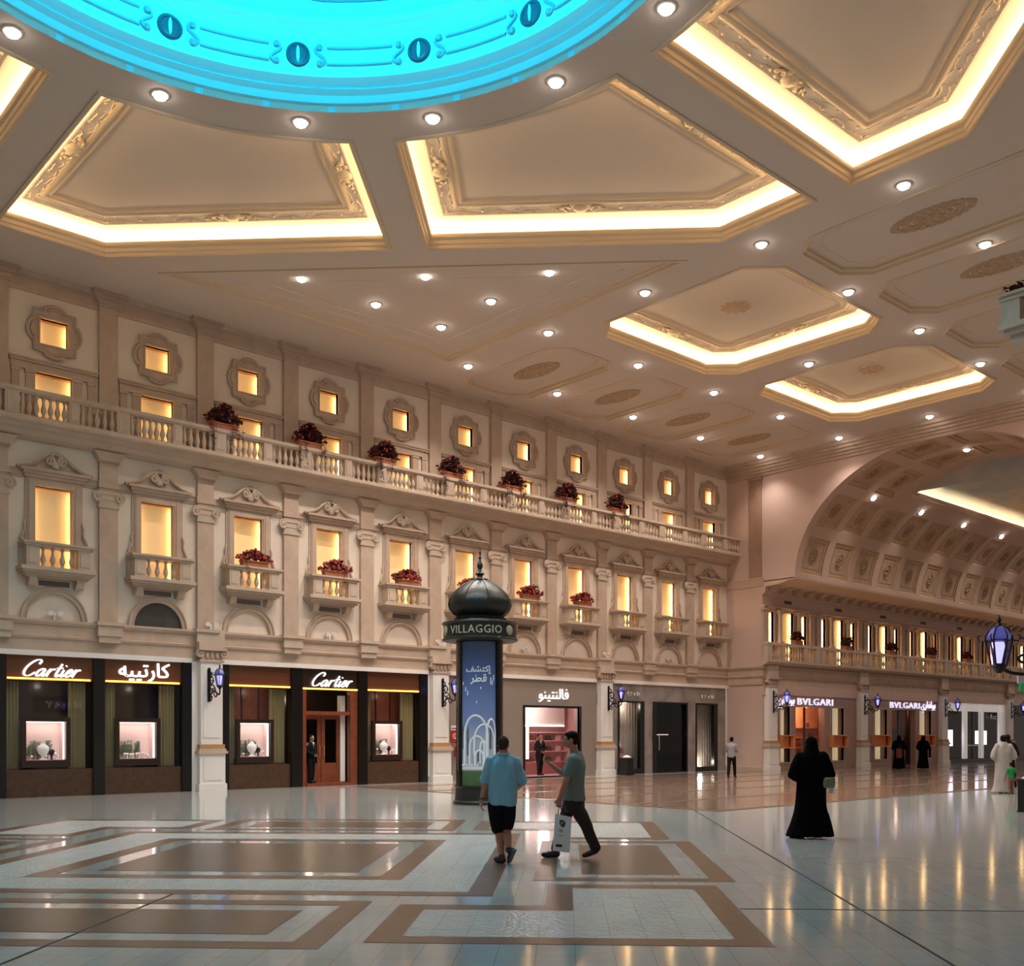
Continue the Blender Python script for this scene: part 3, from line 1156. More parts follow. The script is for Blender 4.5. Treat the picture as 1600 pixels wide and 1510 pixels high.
BME = baluster_mesh(0.56, 1.0)
bs = bal_section(PB)
for i in range(-1, 11):
    c = BX[i] if i >= 0 else BX[0] - PB
    lab = 'balcony balustrade section before the %s low window from the left' % ORD[i] if i >= 0 else 'stone balustrade section of the long balcony at the left edge of the photo'
    if i == -1:
        bs.location = (c, D, 0)
        bs['label'] = lab
        bs['group'] = 'balustrade sections'
    else:
        dup(bs, (c, D, 0), label=lab, group='balustrade sections')
# ------------------------------------------------------------------ planters with flowers
def planter_meshes(seed, w, n, trail, red, tall=.5):
    rnd = random.Random(seed)
    box = MB()
    box.fb(-w / 2, w / 2, .02, .24, 0, .17)
    box.fb(-w / 2 - .02, w / 2 + .02, 0, .26, .14, .19)
    lf, fl = MB(), MB()
    for k in range(n):
        x = rnd.gauss(0, w * .30)
        x = max(-w * .62, min(w * .62, x))
        y = -.13 + rnd.uniform(-.2, .2)
        hgt = rnd.uniform(.10, tall) * (1 - .55 * abs(x) / (w * .62))
        z = .15 + hgt
        s = rnd.uniform(.035, .07)
        R = Matrix.Rotation(rnd.uniform(0, 6.3), 3, 'Z') @ Matrix.Rotation(rnd.uniform(-1, 1), 3, 'X')
        tgt = fl if rnd.random() < red else lf
        if tgt is fl:
            tgt.ball((x, y, z), s * .8, 5, 4)
        else:
            vs = [R @ Vector(p) for p in ((-s * 1.6, 0, 0), (0, -s * .7, .01), (s * 1.7, 0, -.01), (0, s * .7, .015))]
            tgt.add([(v.x + x, v.y + y, v.z + z) for v in vs], [(0, 1, 2, 3)])
            tgt.add([(v.x + x, v.y + y + .01, v.z + z - .012) for v in vs], [(3, 2, 1, 0)])
    for k in range(10):
        x = rnd.uniform(-w / 2.4, w / 2.4)
        lf.tube([(x, -.13, .15), (x + rnd.uniform(-.06, .06), -.13, .3), (x + rnd.uniform(-.16, .16), -.13 + rnd.uniform(-.1, .1), rnd.uniform(.4, .58))], .008, 4)
    for k in range(trail):
        x = rnd.choice((-1, 1)) * rnd.uniform(w * .2, w * .62)
        L = rnd.uniform(.2, .62)
        pts = [(x, -.22, .2), (x + rnd.uniform(-.05, .05), -.33, .12), (x + rnd.uniform(-.08, .08), -.35, -L * .5), (x + rnd.uniform(-.1, .1), -.34, -L)]
        lf.tube(pts, .006, 4)
        for q in range(9):
            f = rnd.uniform(0, 1)
            z = .1 - (L + .1) * f
            s = .04
            R = Matrix.Rotation(rnd.uniform(0, 6.3), 3, 'Z') @ Matrix.Rotation(rnd.uniform(-1, 1), 3, 'X')
            vs = [R @ Vector(p) for p in ((-s, 0, 0), (0, -s * .5, 0), (s, 0, 0), (0, s * .5, 0))]
            lf.add([(v.x + x + rnd.uniform(-.07, .07), v.y - .35, v.z + z) for v in vs], [(0, 1, 2, 3)])
    return box.mesh('planter_box', M['pot'], False), lf.mesh('foliage', M['leaf'], False), fl.mesh('blossoms', M['flower'], True)


def planter(meshes, loc, label, group, name='flower_box'):
    t = thing(name, label, 'flower box', loc, group=group)
    for me, nm in zip(meshes, ('planter_box', 'foliage', 'blossoms')):
        o = bpy.data.objects.new(nm, me)
        COL.objects.link(o)
        o.parent = t
    return t


BIG = [planter_meshes(11 + k, .82, 460, 7, .12, .66) for k in range(3)]
for n, i in enumerate((2, 3, 4, 5, 6, 7, 8)):
    planter(BIG[n % 3], (BX[i] - 1.12, D - (BO - .28), 10.80), 'bushy dark red flower box on the long balcony rail, left of the %s low window' % ORD[i], 'flower boxes on the long balcony')
SML = [planter_meshes(31 + k, .86, 230, 1, .55, .42) for k in range(3)]
for n, i in enumerate((2, 3, 4, 5, 6, 7)):
    planter(SML[n % 3], (BX[i] + .02, D - .22, 6.86), 'box of red flowers on the balconette of the %s tall window from the left' % ORD[i], 'flower boxes on the balconettes')
# ------------------------------------------------------------------ end wall with the arch (faces -X)
AYC, AA, AB, AZ = 19.4, 6.35, 4.97, 8.66


def ell(deg, a=AA, b=AB):
    return (AYC + a * cos(radians(deg)), AZ + b * sin(radians(deg)))


NARC = 60
arch_pts = [ell(180 * i / NARC) for i in range(NARC + 1)]          # from Y=25.75 to Y=13.05
outline = [(D, 0), (D, ZC), (-14, ZC), (-14, 0), (2 * AYC - DC, 0), (2 * AYC - DC, AZ)] + arch_pts[::-1] + [(DC, AZ), (DC, 0)]
wb = MB().prism([outline], U, U + 0.25, plane='yz')
tag(wb.build('wall_back', M['wallend'], smooth=False), 'rose plaster end wall with a wide arched opening', 'wall', kind='structure')
fr = MB().sweep([(0, 13.50), (.08, 13.50), (.08, 13.62), (.16, 13.63), (.16, 13.74), (.26, 13.75), (.26, 13.86), (.36, 13.87), (.36, 13.98), (.48, 14.0), (.50, ZC), (0, ZC)], [(U, D), (U, -14)])
tag(fr.build('trim_5', M['stone'], smooth=False), 'deep stepped cornice where the end wall meets the ceiling', 'cornice', kind='structure')
t = thing('pilaster', 'tall flat pilaster on the end wall left of the arch', 'pilaster', (U, 27.78, 0), kind='structure')
M['stoned'] = mat('stone_rose_brown', '9c7c69', .6, var=.08)
MB().box(-.08, 0, -.32, .32, 8.84, 13.50).build('shaft', M['stoned'], t, smooth=False)
MB().box(-.14, 0, -.38, .38, 13.34, 13.50).build('capital', M['stoned'], t, smooth=False)
fr = MB().sweep([(0, 8.48), (.04, 8.48), (.06, 8.6), (.12, 8.66), (.14, 8.78), (.18, 8.80), (.18, 8.84), (0, 8.84)], [(U, D), (U, DC - .1)])
tag(fr.build('trim_6', M['wallend']), 'short ledge on the end wall left of the corridor cornice', 'ledge', kind='structure')

# ------------------------------------------------------------------ vaulted corridor
XE = 76.0
RIB = 45.7
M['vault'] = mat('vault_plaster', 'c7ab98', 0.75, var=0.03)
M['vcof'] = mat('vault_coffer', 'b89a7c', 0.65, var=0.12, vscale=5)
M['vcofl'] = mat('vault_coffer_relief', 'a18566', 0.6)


def vpt(x, deg, off=0.0):
    c, s_ = cos(radians(deg)), sin(radians(deg))
    n = Vector((c / AA, s_ / AB)).normalized()
    return (x, AYC + AA * c - n.x * off, AZ + AB * s_ - n.y * off)


ROWS = [(2.8, 21.7), (27.5, 44.8)]
RROWS = ROWS + [(50.3, 67.4), (72.6, 87.7)]
cells = []          # coffers: x0,x1,a0,a1
xs0 = [40.58 + 2.23 * k for k in range(15)]
for x in xs0:
    if x + 1.72 > XE: continue
    for a0, a1 in ROWS:
        cells.append((x, x + 1.72, a0, a1))
        cells.append((x, x + 1.72, 180 - a1, 180 - a0))
for x in xs0[:2]:
    for a0, a1 in RROWS[2:]:
        cells.append((x, x + 1.72, a0, a1))
        cells.append((x, x + 1.72, 180 - a1, 180 - a0))
vm = MB()
xg = sorted(set([U, RIB, XE] + [c[0] for c in cells] + [c[1] for c in cells]))
ag = sorted(set([0.0, 55.0, 125.0, 180.0, 90.0] + [c[2] for c in cells] + [c[3] for c in cells]))
ag2 = []
for a, b in zip(ag, ag[1:]):
    n = max(1, int(round((b - a) / 4)))
    ag2 += [a + (b - a) * i / n for i in range(n)]
ag2.append(180.0)
cset = cells


def in_cell(x, a):
    return any(c[0] < x < c[1] and c[2] < a < c[3] for c in cset)


for xa, xb in zip(xg, xg[1:]):
    for a, b in zip(ag2, ag2[1:]):
        xm, am = (xa + xb) / 2, (a + b) / 2
        if in_cell(xm, am): continue
        if xm > RIB and 55.0 < am < 125.0: continue
        vm.add([vpt(xa, a), vpt(xb, a), vpt(xb, b), vpt(xa, b)], [(0, 1, 2, 3)])
        vm.add([vpt(xa, a, -.12), vpt(xb, a, -.12), vpt(xb, b, -.12), vpt(xa, b, -.12)], [(3, 2, 1, 0)])
# closing lips of the opening
for aa in (55.0, 125.0):
    vm.add([vpt(RIB, aa), vpt(XE, aa), vpt(XE, aa, -.3), vpt(RIB, aa, -.3)], [(0, 1, 2, 3)])
for a, b in zip(ag2, ag2[1:]):
    if 55 <= a < 125: vm.add([vpt(RIB, a), vpt(RIB, b), vpt(RIB, b, -.3), vpt(RIB, a, -.3)], [(0, 1, 2, 3)])
vault = vm.build('ceiling_vault', M['vault'])
tag(vault, 'rose barrel vault over the shop corridor behind the arch', 'vault', kind='structure')


def vcoffer(c, relief=True):
    x0, x1, a0, a1 = c
    t = MB()
    n = 6
    steps = [(0.0, 0.0, 0.0), (0.02, 0.6, -.05), (.14, 2.0, -.05), (.16, 2.2, -.09), (.24, 3.0, -.09), (.26, 3.3, -.07)]

    def ringpts(dx, da, off):
        A = [a0 + da + (a1 - a0 - 2 * da) * i / n for i in range(n + 1)]
        r = [vpt(x0 + dx, a, off) for a in A]
        r += [vpt(x1 - dx, a, off) for a in A[::-1]]
        return r
    rings = [ringpts(*s_) for s_ in steps]
    k = len(rings[0])
    base = []
    vs = [p for r in rings for p in r]
    fs = []
    for j in range(len(rings) - 1):
        for i in range(k):
            i2 = (i + 1) % k
            fs.append((j * k + i, j * k + i2, (j + 1) * k + i2, (j + 1) * k + i))
    o = (len(rings) - 1) * k
    for i in range(n):
        fs.append((o + i, o + i + 1, o + k - 2 - i, o + k - 1 - i))
    t.add(vs, fs)
    return t


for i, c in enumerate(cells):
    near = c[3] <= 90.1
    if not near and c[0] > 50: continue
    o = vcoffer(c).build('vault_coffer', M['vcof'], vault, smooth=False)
    if near:
        rm = MB()
        cx, ca = (c[0] + c[1]) / 2, (c[2] + c[3]) / 2
        da = (c[3] - c[2]) / 2
        pts = []
        for k in range(24):
            a = 2 * pi * k / 24
            pts.append(vpt(cx + .28 * cos(a), ca + da * .42 * sin(a), -.055))
        rm.tube(pts, .022, 4, closed=True)
        for k in range(6):
            a = 2 * pi * k / 6 + i
            rm.ball(vpt(cx + .13 * cos(a), ca + da * .2 * sin(a), -.055), (.08, .06, .06), 6, 4)
        rm.build('coffer_relief', M['vcofl'], o)
# painted sky vault above the light cove
M['sky'] = bpy.data.materials.new('painted_sky')
M['sky'].use_nodes = True
nt = M['sky'].node_tree
b_ = nt.nodes['Principled BSDF']
tc = nt.nodes.new('ShaderNodeTexCoord')
n1 = nt.nodes.new('ShaderNodeTexNoise')
n1.inputs['Scale'].default_value = 0.32
n1.inputs['Detail'].default_value = 9
n1.inputs['Distortion'].default_value = 1.2
r1 = nt.nodes.new('ShaderNodeValToRGB')
r1.color_ramp.elements[0].position = 0.36
r1.color_ramp.elements[0].color = srgb('96a0a4')
r1.color_ramp.elements[1].position = 0.68
r1.color_ramp.elements[1].color = srgb('c2b2a0')
nt.links.new(tc.outputs['Object'], n1.inputs['Vector'])
nt.links.new(n1.outputs['Fac'], r1.inputs['Fac'])
nt.links.new(r1.outputs['Color'], b_.inputs['Base Color'])
b_.inputs['Roughness'].default_value = 0.8
sk = MB()
SA, SBZ = 3.75, 1.55
y0, z0 = ell(55)
pr = [(AYC + (SA + .25) * cos(pi * i / 24), z0 + .12 + SBZ * sin(pi * i / 24)) for i in range(25)]
for (ya, za), (yb, zb) in zip(pr, pr[1:]):
    sk.add([(RIB - .1, ya, za), (XE, ya, za), (XE, yb, zb), (RIB - .1, yb, zb)], [(0, 1, 2, 3)])
sk.add([(RIB - .1, y, z) for y, z in pr], [tuple(range(25))])
tag(sk.build('ceiling_sky', M['sky']), 'raised painted sky ceiling glowing behind the first vault rib', 'painted ceiling', kind='structure')
M['ledv'] = mat('led_vault', 'fff0c8', 0.5, emit=(255, 226, 180), estr=55.0)
for sg, lab in ((1, 'warm light strip hidden in the cove on the shop side of the painted sky'), (-1, 'warm light strip hidden in the cove on the far side of the painted sky')):
    ls = MB()
    yy = AYC + sg * (SA + .10)
    ls.box(RIB, XE, yy - .04, yy + .04, z0 + .02, z0 + .06)
    cv = MB().box(RIB - .1, XE, AYC + sg * 3.55, AYC + sg * (SA + .35), z0 - .03, z0 + .0)
    tt = thing('cove_light', lab, 'cove light')
    ls.build('light_strip', M['ledv'], tt, smooth=False)
    cv.build('ledge', M['vault'], tt, smooth=False)
for k in range(7):
    x = 43.17 + 4.5 * k
    p = vpt(x, 47.7, 0.0)
    o = downlight(p[0], p[1], p[2], 'downlight on the coffered vault, %s along the corridor' % ORD[k], 'downlights on the vault', 0.35)
    o.rotation_euler = (radians(-42), 0, 0)
p = vpt(43.05, 90, 0)
downlight(p[0], p[1], p[2], 'downlight at the crown of the first vault rib', 'downlights on the vault', 0.35)

# ------------------------------------------------------------------ corridor wall (faces -Y): colonnade, balustrade, cornice
CB = [42.15 + 4.45 * k for k in range(8)]
wc = MB()
for c in CB:
    a, b = c - 2.225, c + 2.225
    if c == CB[0]: a = U + .25
    wc.prism([rect(a, min(b, XE), 3.9, 8.66), rect(c - .5, c + .5, 5.1, 7.42), rect(c - 1.62, c - 1.12, 5.1, 7.36), rect(c + 1.12, c + 1.62, 5.1, 7.36)], DC, DC + .14, plane='xz')
tag(wc.build('wall_corridor', M['wallend'], smooth=False), 'rose corridor wall with a colonnade of lit slots above the shops', 'wall', kind='structure')


def cwin(w, z1, nm):
    t = thing(nm, 'x', 'window', kind='structure')
    lit_niche(t, w, 5.1, z1, .15)
    return t


wn = 34
pw = None
pn = None
for k, c in enumerate(CB):
    for dx, w in ((-1.37, .5), (0, 1.0), (1.37, .5)):
        lab = 'lit %s window of the corridor colonnade, %s bay from the end wall' % ('wide' if w > .6 else ('narrow far' if dx > 0 else 'narrow near'), ORD[k])
        src = pw if w > .6 else pn
        if src is None:
            o = cwin(w, 7.42 if w > .6 else 7.36, 'window_%d' % wn)
            o.location = (c + dx, DC, 0)
            o['label'] = lab
            o['group'] = 'colonnade windows'
            if w > .6: pw = o
            else: pn = o
        else:
            o = dup(src, (c + dx, DC, 0), label=lab, group='colonnade windows')
            o.name = 'window_%d' % wn
        wn += 1
# colonnade columns
ct = thing('column', 'x', 'column', kind='structure')
MB().lathe([(.13, 5.1), (.13, 5.95), (.145, 6.0), (.13, 6.05), (.115, 6.1), (.10, 7.2), (.115, 7.24), (.125, 7.28)], 14, (0, -.125, 0)).build('shaft', M['stone2'], ct)
MB().fb(-.16, .16, 0, .26, 7.28, 7.46).build('capital', M['stone'], ct, smooth=False)
MB().fb(-.16, .16, 0, .26, 5.92, 6.0).build('base', M['stone'], ct, smooth=False)
pt = thing('pilaster', 'x', 'pilaster', kind='structure')
MB().fb(-.2, .2, 0, .14, 5.1, 7.46).build('shaft', M['stone'], pt, smooth=False)
MB().fb(-.24, .24, 0, .18, 7.36, 7.48).build('capital', M['stone'], pt, smooth=False)
fc = True
for k, c in enumerate(CB):
    for q, dx in enumerate((-.82, .78)):
        lab = 'slim column %s the wide window in the %s bay of the corridor colonnade' % (('before', 'after')[q], ORD[k])
        if fc:
            ct.location = (c + dx, DC, 0)
            ct['label'] = lab
            ct['group'] = 'colonnade columns'
        else:
            dup(ct, (c + dx, DC, 0), label=lab, group='colonnade columns')
        l2 = 'flat pilaster at the %s of the %s bay of the corridor colonnade' % (('start', 'end')[q], ORD[k])
        xx = c + (-1.95, 1.95)[q]
        if fc:
            pt.location = (xx, DC, 0)
            pt['label'] = l2
            pt['group'] = 'colonnade pilasters'
        else:
            dup(pt, (xx, DC, 0), label=l2, group='colonnade pilasters')
        fc = False
# balcony in front of the colonnade
cs = thing('balustrade_section', 'x', 'balustrade')
b = MB().sweep([(0, 4.82), (.1, 4.82), (.2, 4.88), (.34, 4.92), (.40, 4.98), (.44, 5.0), (.44, 5.10), (0, 5.10)], [(-2.225, 0), (2.225, 0)])
b.build('balcony_slab', M['stone2'], cs, smooth=False)
MB().fb(-2.225, 2.225, .14, .42, 5.78, 5.90).build('hand_rail', M['stone2'], cs, smooth=False)
BM2 = baluster_mesh(0.68, .8, 8)
for x, h in ((-2.0, .2), (-.92, .14), (.92, .14), (2.0, .2)):
    q = MB().fb(x - h, x + h, .18, .40, 5.10, 5.78)
    q.fb(x - h + .05, x + h - .05, .40, .415, 5.2, 5.68)
    q.build('pedestal', M['stone2'], cs, smooth=False)
for x0, x1, n in ((-1.8, -1.06, 4), (-.78, .78, 7), (1.06, 1.8, 4)):
    for k in range(n):
        put(BM2, 'baluster', cs, (x0 + (x1 - x0) * (k + .5) / n, -.28, 5.10))
cv_ = thing('air_vent', 'x', 'air vent')
MB().fb(-.34, .34, 0, .02, 7.78, 7.98).build('frame', M['stone2'], cv_, smooth=False)
MB().fb(-.30, .30, .02, .03, 7.81, 7.95).build('grille', M['ventd'], cv_, smooth=False)
for k, c in enumerate(CB):
    la = 'stone balustrade of the corridor balcony, %s bay from the end wall' % ORD[k]
    lb = 'dark rectangular vent in the frieze over the %s bay of the corridor colonnade' % ORD[k]
    if k == 0:
        cs.location = (c, DC, 0); cs['label'] = la; cs['group'] = 'corridor balustrades'
        cv_.location = (c, DC, 0); cv_['label'] = lb; cv_['group'] = 'corridor frieze vents'
    else:
        dup(cs, (c, DC, 0), label=la, group='corridor balustrades')
        dup(cv_, (c, DC, 0), label=lb, group='corridor frieze vents')
DRK = [planter_meshes(51 + k, .62, 300, 0, .10) for k in range(2)]
for k, c in enumerate(CB):
    planter(DRK[k % 2], (c + .32, DC - .20, 5.90), 'dark potted plant on the corridor balcony rail, %s bay' % ORD[k], 'plants on the corridor balcony')
# cornice with modillions
cn = thing('trim_7', 'deep cornice with curled modillions above the corridor colonnade', 'cornice', (0, DC, 0), kind='structure')
MB().sweep([(0, 8.10), (.06, 8.10), (.10, 8.16), (.16, 8.18), (.18, 8.44), (.9, 8.48), (1.0, 8.52), (1.2, 8.54), (1.3, 8.60), (1.70, 8.62), (1.72, 8.70), (0, 8.70)], [(U, 0), (XE, 0)]).build('cornice_body', M['vault'], cn, smooth=False)
mm = MB()
mm.prism([[(.17, 8.19), (.36, 8.20), (.46, 8.27), (.50, 8.34), (.60, 8.36), (.66, 8.42), (.66, 8.47), (.17, 8.45)]], -.17, .17, plane='yz')
mm.v = [(x, -y, z) for x, y, z in mm.v]
mm.f = [f[::-1] for f in mm.f]
mmm = mm.mesh('modillion', M['stone'], False)
for k in range(36):
    put(mmm, 'modillion', cn, (40.5 + .985 * k, 0, 0))
fr = MB().sweep([(0, 7.48), (.06, 7.48), (.08, 7.52), (.14, 7.54), (.16, 7.60), (.06, 7.64), (0, 7.64)], [(U, DC), (XE, DC)])
tag(fr.build('trim_8', M['stone'], smooth=False), 'thin architrave on top of the colonnade columns', 'moulding', kind='structure')
fr = MB().sweep([(0, 3.98), (.05, 3.98), (.06, 4.28), (.12, 4.32), (.14, 4.38), (.09, 4.40), (.09, 4.70), (.14, 4.74), (.20, 4.82), (0, 4.84)], [(U + 1, DC), (XE, DC)])
tag(fr.build('trim_9', M['stone'], smooth=False), 'stone string course above the corridor shops', 'moulding', kind='structure')

# ground floor pilasters
def gpil(w, D0, zt=3.88):
    t = thing('pilaster', 'x', 'pilaster', kind='structure')
    h = w / 2
    b = MB()
    b.fb(-h - .06, h + .06, 0, .34, 0, .22)
    b.fb(-h - .02, h + .02, 0, .30, .22, 1.12)
    b.fb(-h + .1, h - .1, .30, .315, .32, 1.02)
    b.build('plinth', M['white'], t, smooth=False)
    g_ = MB()
    g_.fb(-h - .08, h + .08, 0, .36, 1.12, 1.20)
    g_.fb(-h - .04, h + .04, 0, .32, 1.20, 1.27)
    g_.build('plinth_cap', M['stone2'], t, smooth=False)
    g2 = MB().fb(-h - .01, h + .01, 0, .29, 1.27, 1.40)
    g2.build('gilded_band', M['gold'], t, smooth=False)
    s_ = MB()
    s_.fb(-h + .04, h - .04, 0, .24, 1.40, zt)
    s_.fb(-h + .12, h - .12, .24, .255, 1.6, zt - .12)
    s_.build('shaft', M['white'], t, smooth=False)
    c_ = MB()
    c_.fb(-h, h, 0, .28, zt, zt + .06)
    c_.fb(-h + .06, h - .06, 0, .24, zt + .06, zt + .34)
    c_.fb(-h - .06, h + .06, 0, .34, zt + .34, zt + .42)
    for sg in (-1, 1):
        volute(c_, sg * (h - .02), zt + .24, .27, .13, 1.4, .035, -sg, pi / 2)
        c_.tube([(sg * (h - .02), -.1, zt + .24), (sg * (h - .02), -.27, zt + .24)], .1, 12)
    for k in range(3):
        c_.ball(((k - 1) * .16, -.26, zt + .2), (.06, .04, .12), 6, 5)
    c_.build('scroll_capital', M['stone'], t)
    u = MB()
    u.fb(-h - .02, h + .02, 0, .26, zt + .42, 4.86)
    u.build('top_block', M['stone2'], t, smooth=False)
    return t


gp = gpil(.78, D)
for n, x in enumerate((14.1, 22.85, 31.55)):
    lab = 'white ground floor pilaster carrying the %s wall lantern of the arcade from the left' % ORD[n]
    if n == 0:
        gp.location = (x, D, 0); gp['label'] = lab; gp['group'] = 'arcade ground floor pilasters'
    else:
        dup(gp, (x, D, 0), label=lab, group='arcade ground floor pilasters')
for n, x in enumerate((40.62, 48.75, 57.65, 66.6)):
    dup(gp, (x, DC, 0), label='ground floor pilaster of the corridor, %s from the end wall' % ORD[n], group='corridor ground floor pilasters')
# lintel band of the corridor shops
wb = MB().fb(U + .02, XE, 0, .06, 3.52, 3.98)
tag(wb.build('trim_10', M['wallend'], None, (0, DC, 0), smooth=False), 'plain lintel band above the corridor shopfronts', 'lintel', kind='structure')
# ------------------------------------------------------------------ lettering
TMP = bpy.data.scenes.new('workbench')     # small side scene used only to evaluate lettering and figures


def evaluated(o):
    with bpy.context.temp_override(scene=TMP, view_layer=TMP.view_layers[0]):
        dg = bpy.context.evaluated_depsgraph_get()
        return bpy.data.meshes.new_from_object(o.evaluated_get(dg))


def text_mesh(body, size, extrude=0.02, bold=0.0, res=2):
    c = bpy.data.curves.new('lettering', 'FONT')
    c.body = body
    c.size = size
    c.extrude = extrude
    c.offset = bold
    c.resolution_u = res
    c.align_x = 'CENTER'
    c.space_character = 1.08 if body.isascii() else 1.0
    o = bpy.data.objects.new('lettering', c)
    TMP.collection.objects.link(o)
    me = evaluated(o)
    bpy.data.objects.remove(o)
    bpy.data.curves.remove(c)
    return me


def text(body, x0, x1, z, m, parent, out=0.05, extrude=0.02, bold=0.0, name='lettering', height=None):
    """upright text on a wall facing -Y, fitted between x0 and x1, baseline z (local to parent)."""
    me = text_mesh(body, 1.0, 0.0, bold)
    xs = [v.co.x for v in me.vertices]
    zs = [v.co.y for v in me.vertices]
    w = max(xs) - min(xs)
    k = (x1 - x0) / w
    kz = k if height is None else height / (max(zs) - min(zs))
    me2 = text_mesh(body, 1.0, extrude / k, bold)
    mnx = min(v.co.x for v in me2.vertices)
    for v in me2.vertices:
        v.co = ((v.co.x - mnx) * k + x0, -out - v.co.z * k, v.co.y * kz + z)
    me2.name = name
    me2.materials.clear()
    me2.materials.append(m)
    o = bpy.data.objects.new(name, me2)
    COL.objects.link(o)
    if parent is not None: o.parent = parent
    return o


def spline(pts, n=6):
    out = []
    P = [Vector(p) for p in pts]
    for i in range(len(P) - 1):
        p0, p1, p2, p3 = P[max(0, i - 1)], P[i], P[i + 1], P[min(len(P) - 1, i + 2)]
        for k in range(n):
            t_ = k / n
            out.append(0.5 * ((2 * p1) + (p2 - p0) * t_ + (2 * p0 - 5 * p1 + 4 * p2 - p3) * t_ ** 2 + (3 * p1 - p0 - 3 * p2 + p3) * t_ ** 3))
    out.append(P[-1])
    return out


SCRIPT = [   # strokes of the italic script sign, unslanted
    [(1.28, 1.62), (1.36, 1.95), (1.12, 2.20), (.72, 2.05), (.34, 1.50), (.18, .85), (.28, .30), (.62, .04), (1.0, .16), (1.30, .52)],
    [(2.14, .92), (1.90, 1.02), (1.58, .70), (1.54, .25), (1.74, .03), (2.0, .30), (2.18, .98), (2.14, .35), (2.26, .04), (2.52, .34)],
    [(2.52, .34), (2.70, 1.02), (2.66, .50), (2.62, .02)],
    [(2.66, .55), (2.84, .92), (3.04, 1.02), (3.14, .88)],
    [(3.60, 1.72), (3.52, .90), (3.50, .28), (3.66, .03), (3.88, .30)],
    [(3.24, 1.16), (3.55, 1.16), (3.92, 1.20)],
    [(4.08, .95), (4.04, .45), (4.10, .05), (4.26, .10), (4.42, .36)],
    [(4.10, 1.44), (4.12, 1.54)],
    [(4.42, .36), (4.80, .60), (4.92, .90), (4.76, 1.04), (4.54, .72), (4.54, .22), (4.74, .03), (5.02, .26), (5.18, .5)],
    [(5.18, .5), (5.34, 1.02), (5.32, .5), (5.28, .02)],
    [(5.32, .55), (5.48, .92), (5.66, 1.02), (5.78, .88)],
]


def script_sign(x0, x1, z0, z1, m, parent, out=0.06):
    mb = MB()
    slant = 0.42
    sx = (x1 - x0) / (5.8 + slant * 1.0)
    sz = (z1 - z0) / 2.2
    for st in SCRIPT:
        pts = spline(st, 6)
        P = [Vector((x0 + (p.x + slant * p.y - .1) * sx, 0, z0 + p.y * sz)) for p in pts]
        rs = []
        for i in range(len(P)):
            d = P[min(i + 1, len(P) - 1)] - P[max(i - 1, 0)]
            a = abs(d.normalized().z) if d.length > 1e-6 else .5
            rs.append((0.034 + 0.078 * a) * sx * 1.15)
        b = len(mb.v)
        mb.tube(P, rs, 8)
        mb.v[b:] = [(v[0], v[1] * .35 - out, v[2]) for v in mb.v[b:]]
    return mb.build('lettering', m, parent)


def curtain(x0, x1, z0, z1, y, m, parent, n=7):
    mb = MB()
    N = n * 8
    front = [(x0 + (x1 - x0) * i / N, y + .035 * sin(2 * pi * n * i / N)) for i in range(N + 1)]
    vs = []
    for x, yy in front: vs += [(x, yy, z0), (x, yy, z1), (x, yy + .015, z0), (x, yy + .015, z1)]
    fs = []
    for i in range(N):
        a, b = i * 4, i * 4 + 4
        fs += [(a, b, b + 1, a + 1), (a + 3, b + 3, b + 2, a + 2), (a + 1, b + 1, b + 3, a + 3), (a, a + 2, b + 2, b)]
    mb.add(vs, fs)
    return mb.build('curtain', m, parent)


def room(parent, x0, x1, y0, y1, z0, z1, m, name='interior_lining', mf=None):
    mb = MB()
    w = .06
    mb.box(x0 - w, x0, y0, y1, z0, z1)
    mb.box(x1, x1 + w, y0, y1, z0, z1)
    mb.box(x0 - w, x1 + w, y1, y1 + w, z0, z1)
    mb.box(x0 - w, x1 + w, y0, y1 + w, z1, z1 + w)
    mb.box(x0 - w, x1 + w, y0, y1 + w, z0 - w, z0 + .004)
    return mb.build(name, m, parent, smooth=False)


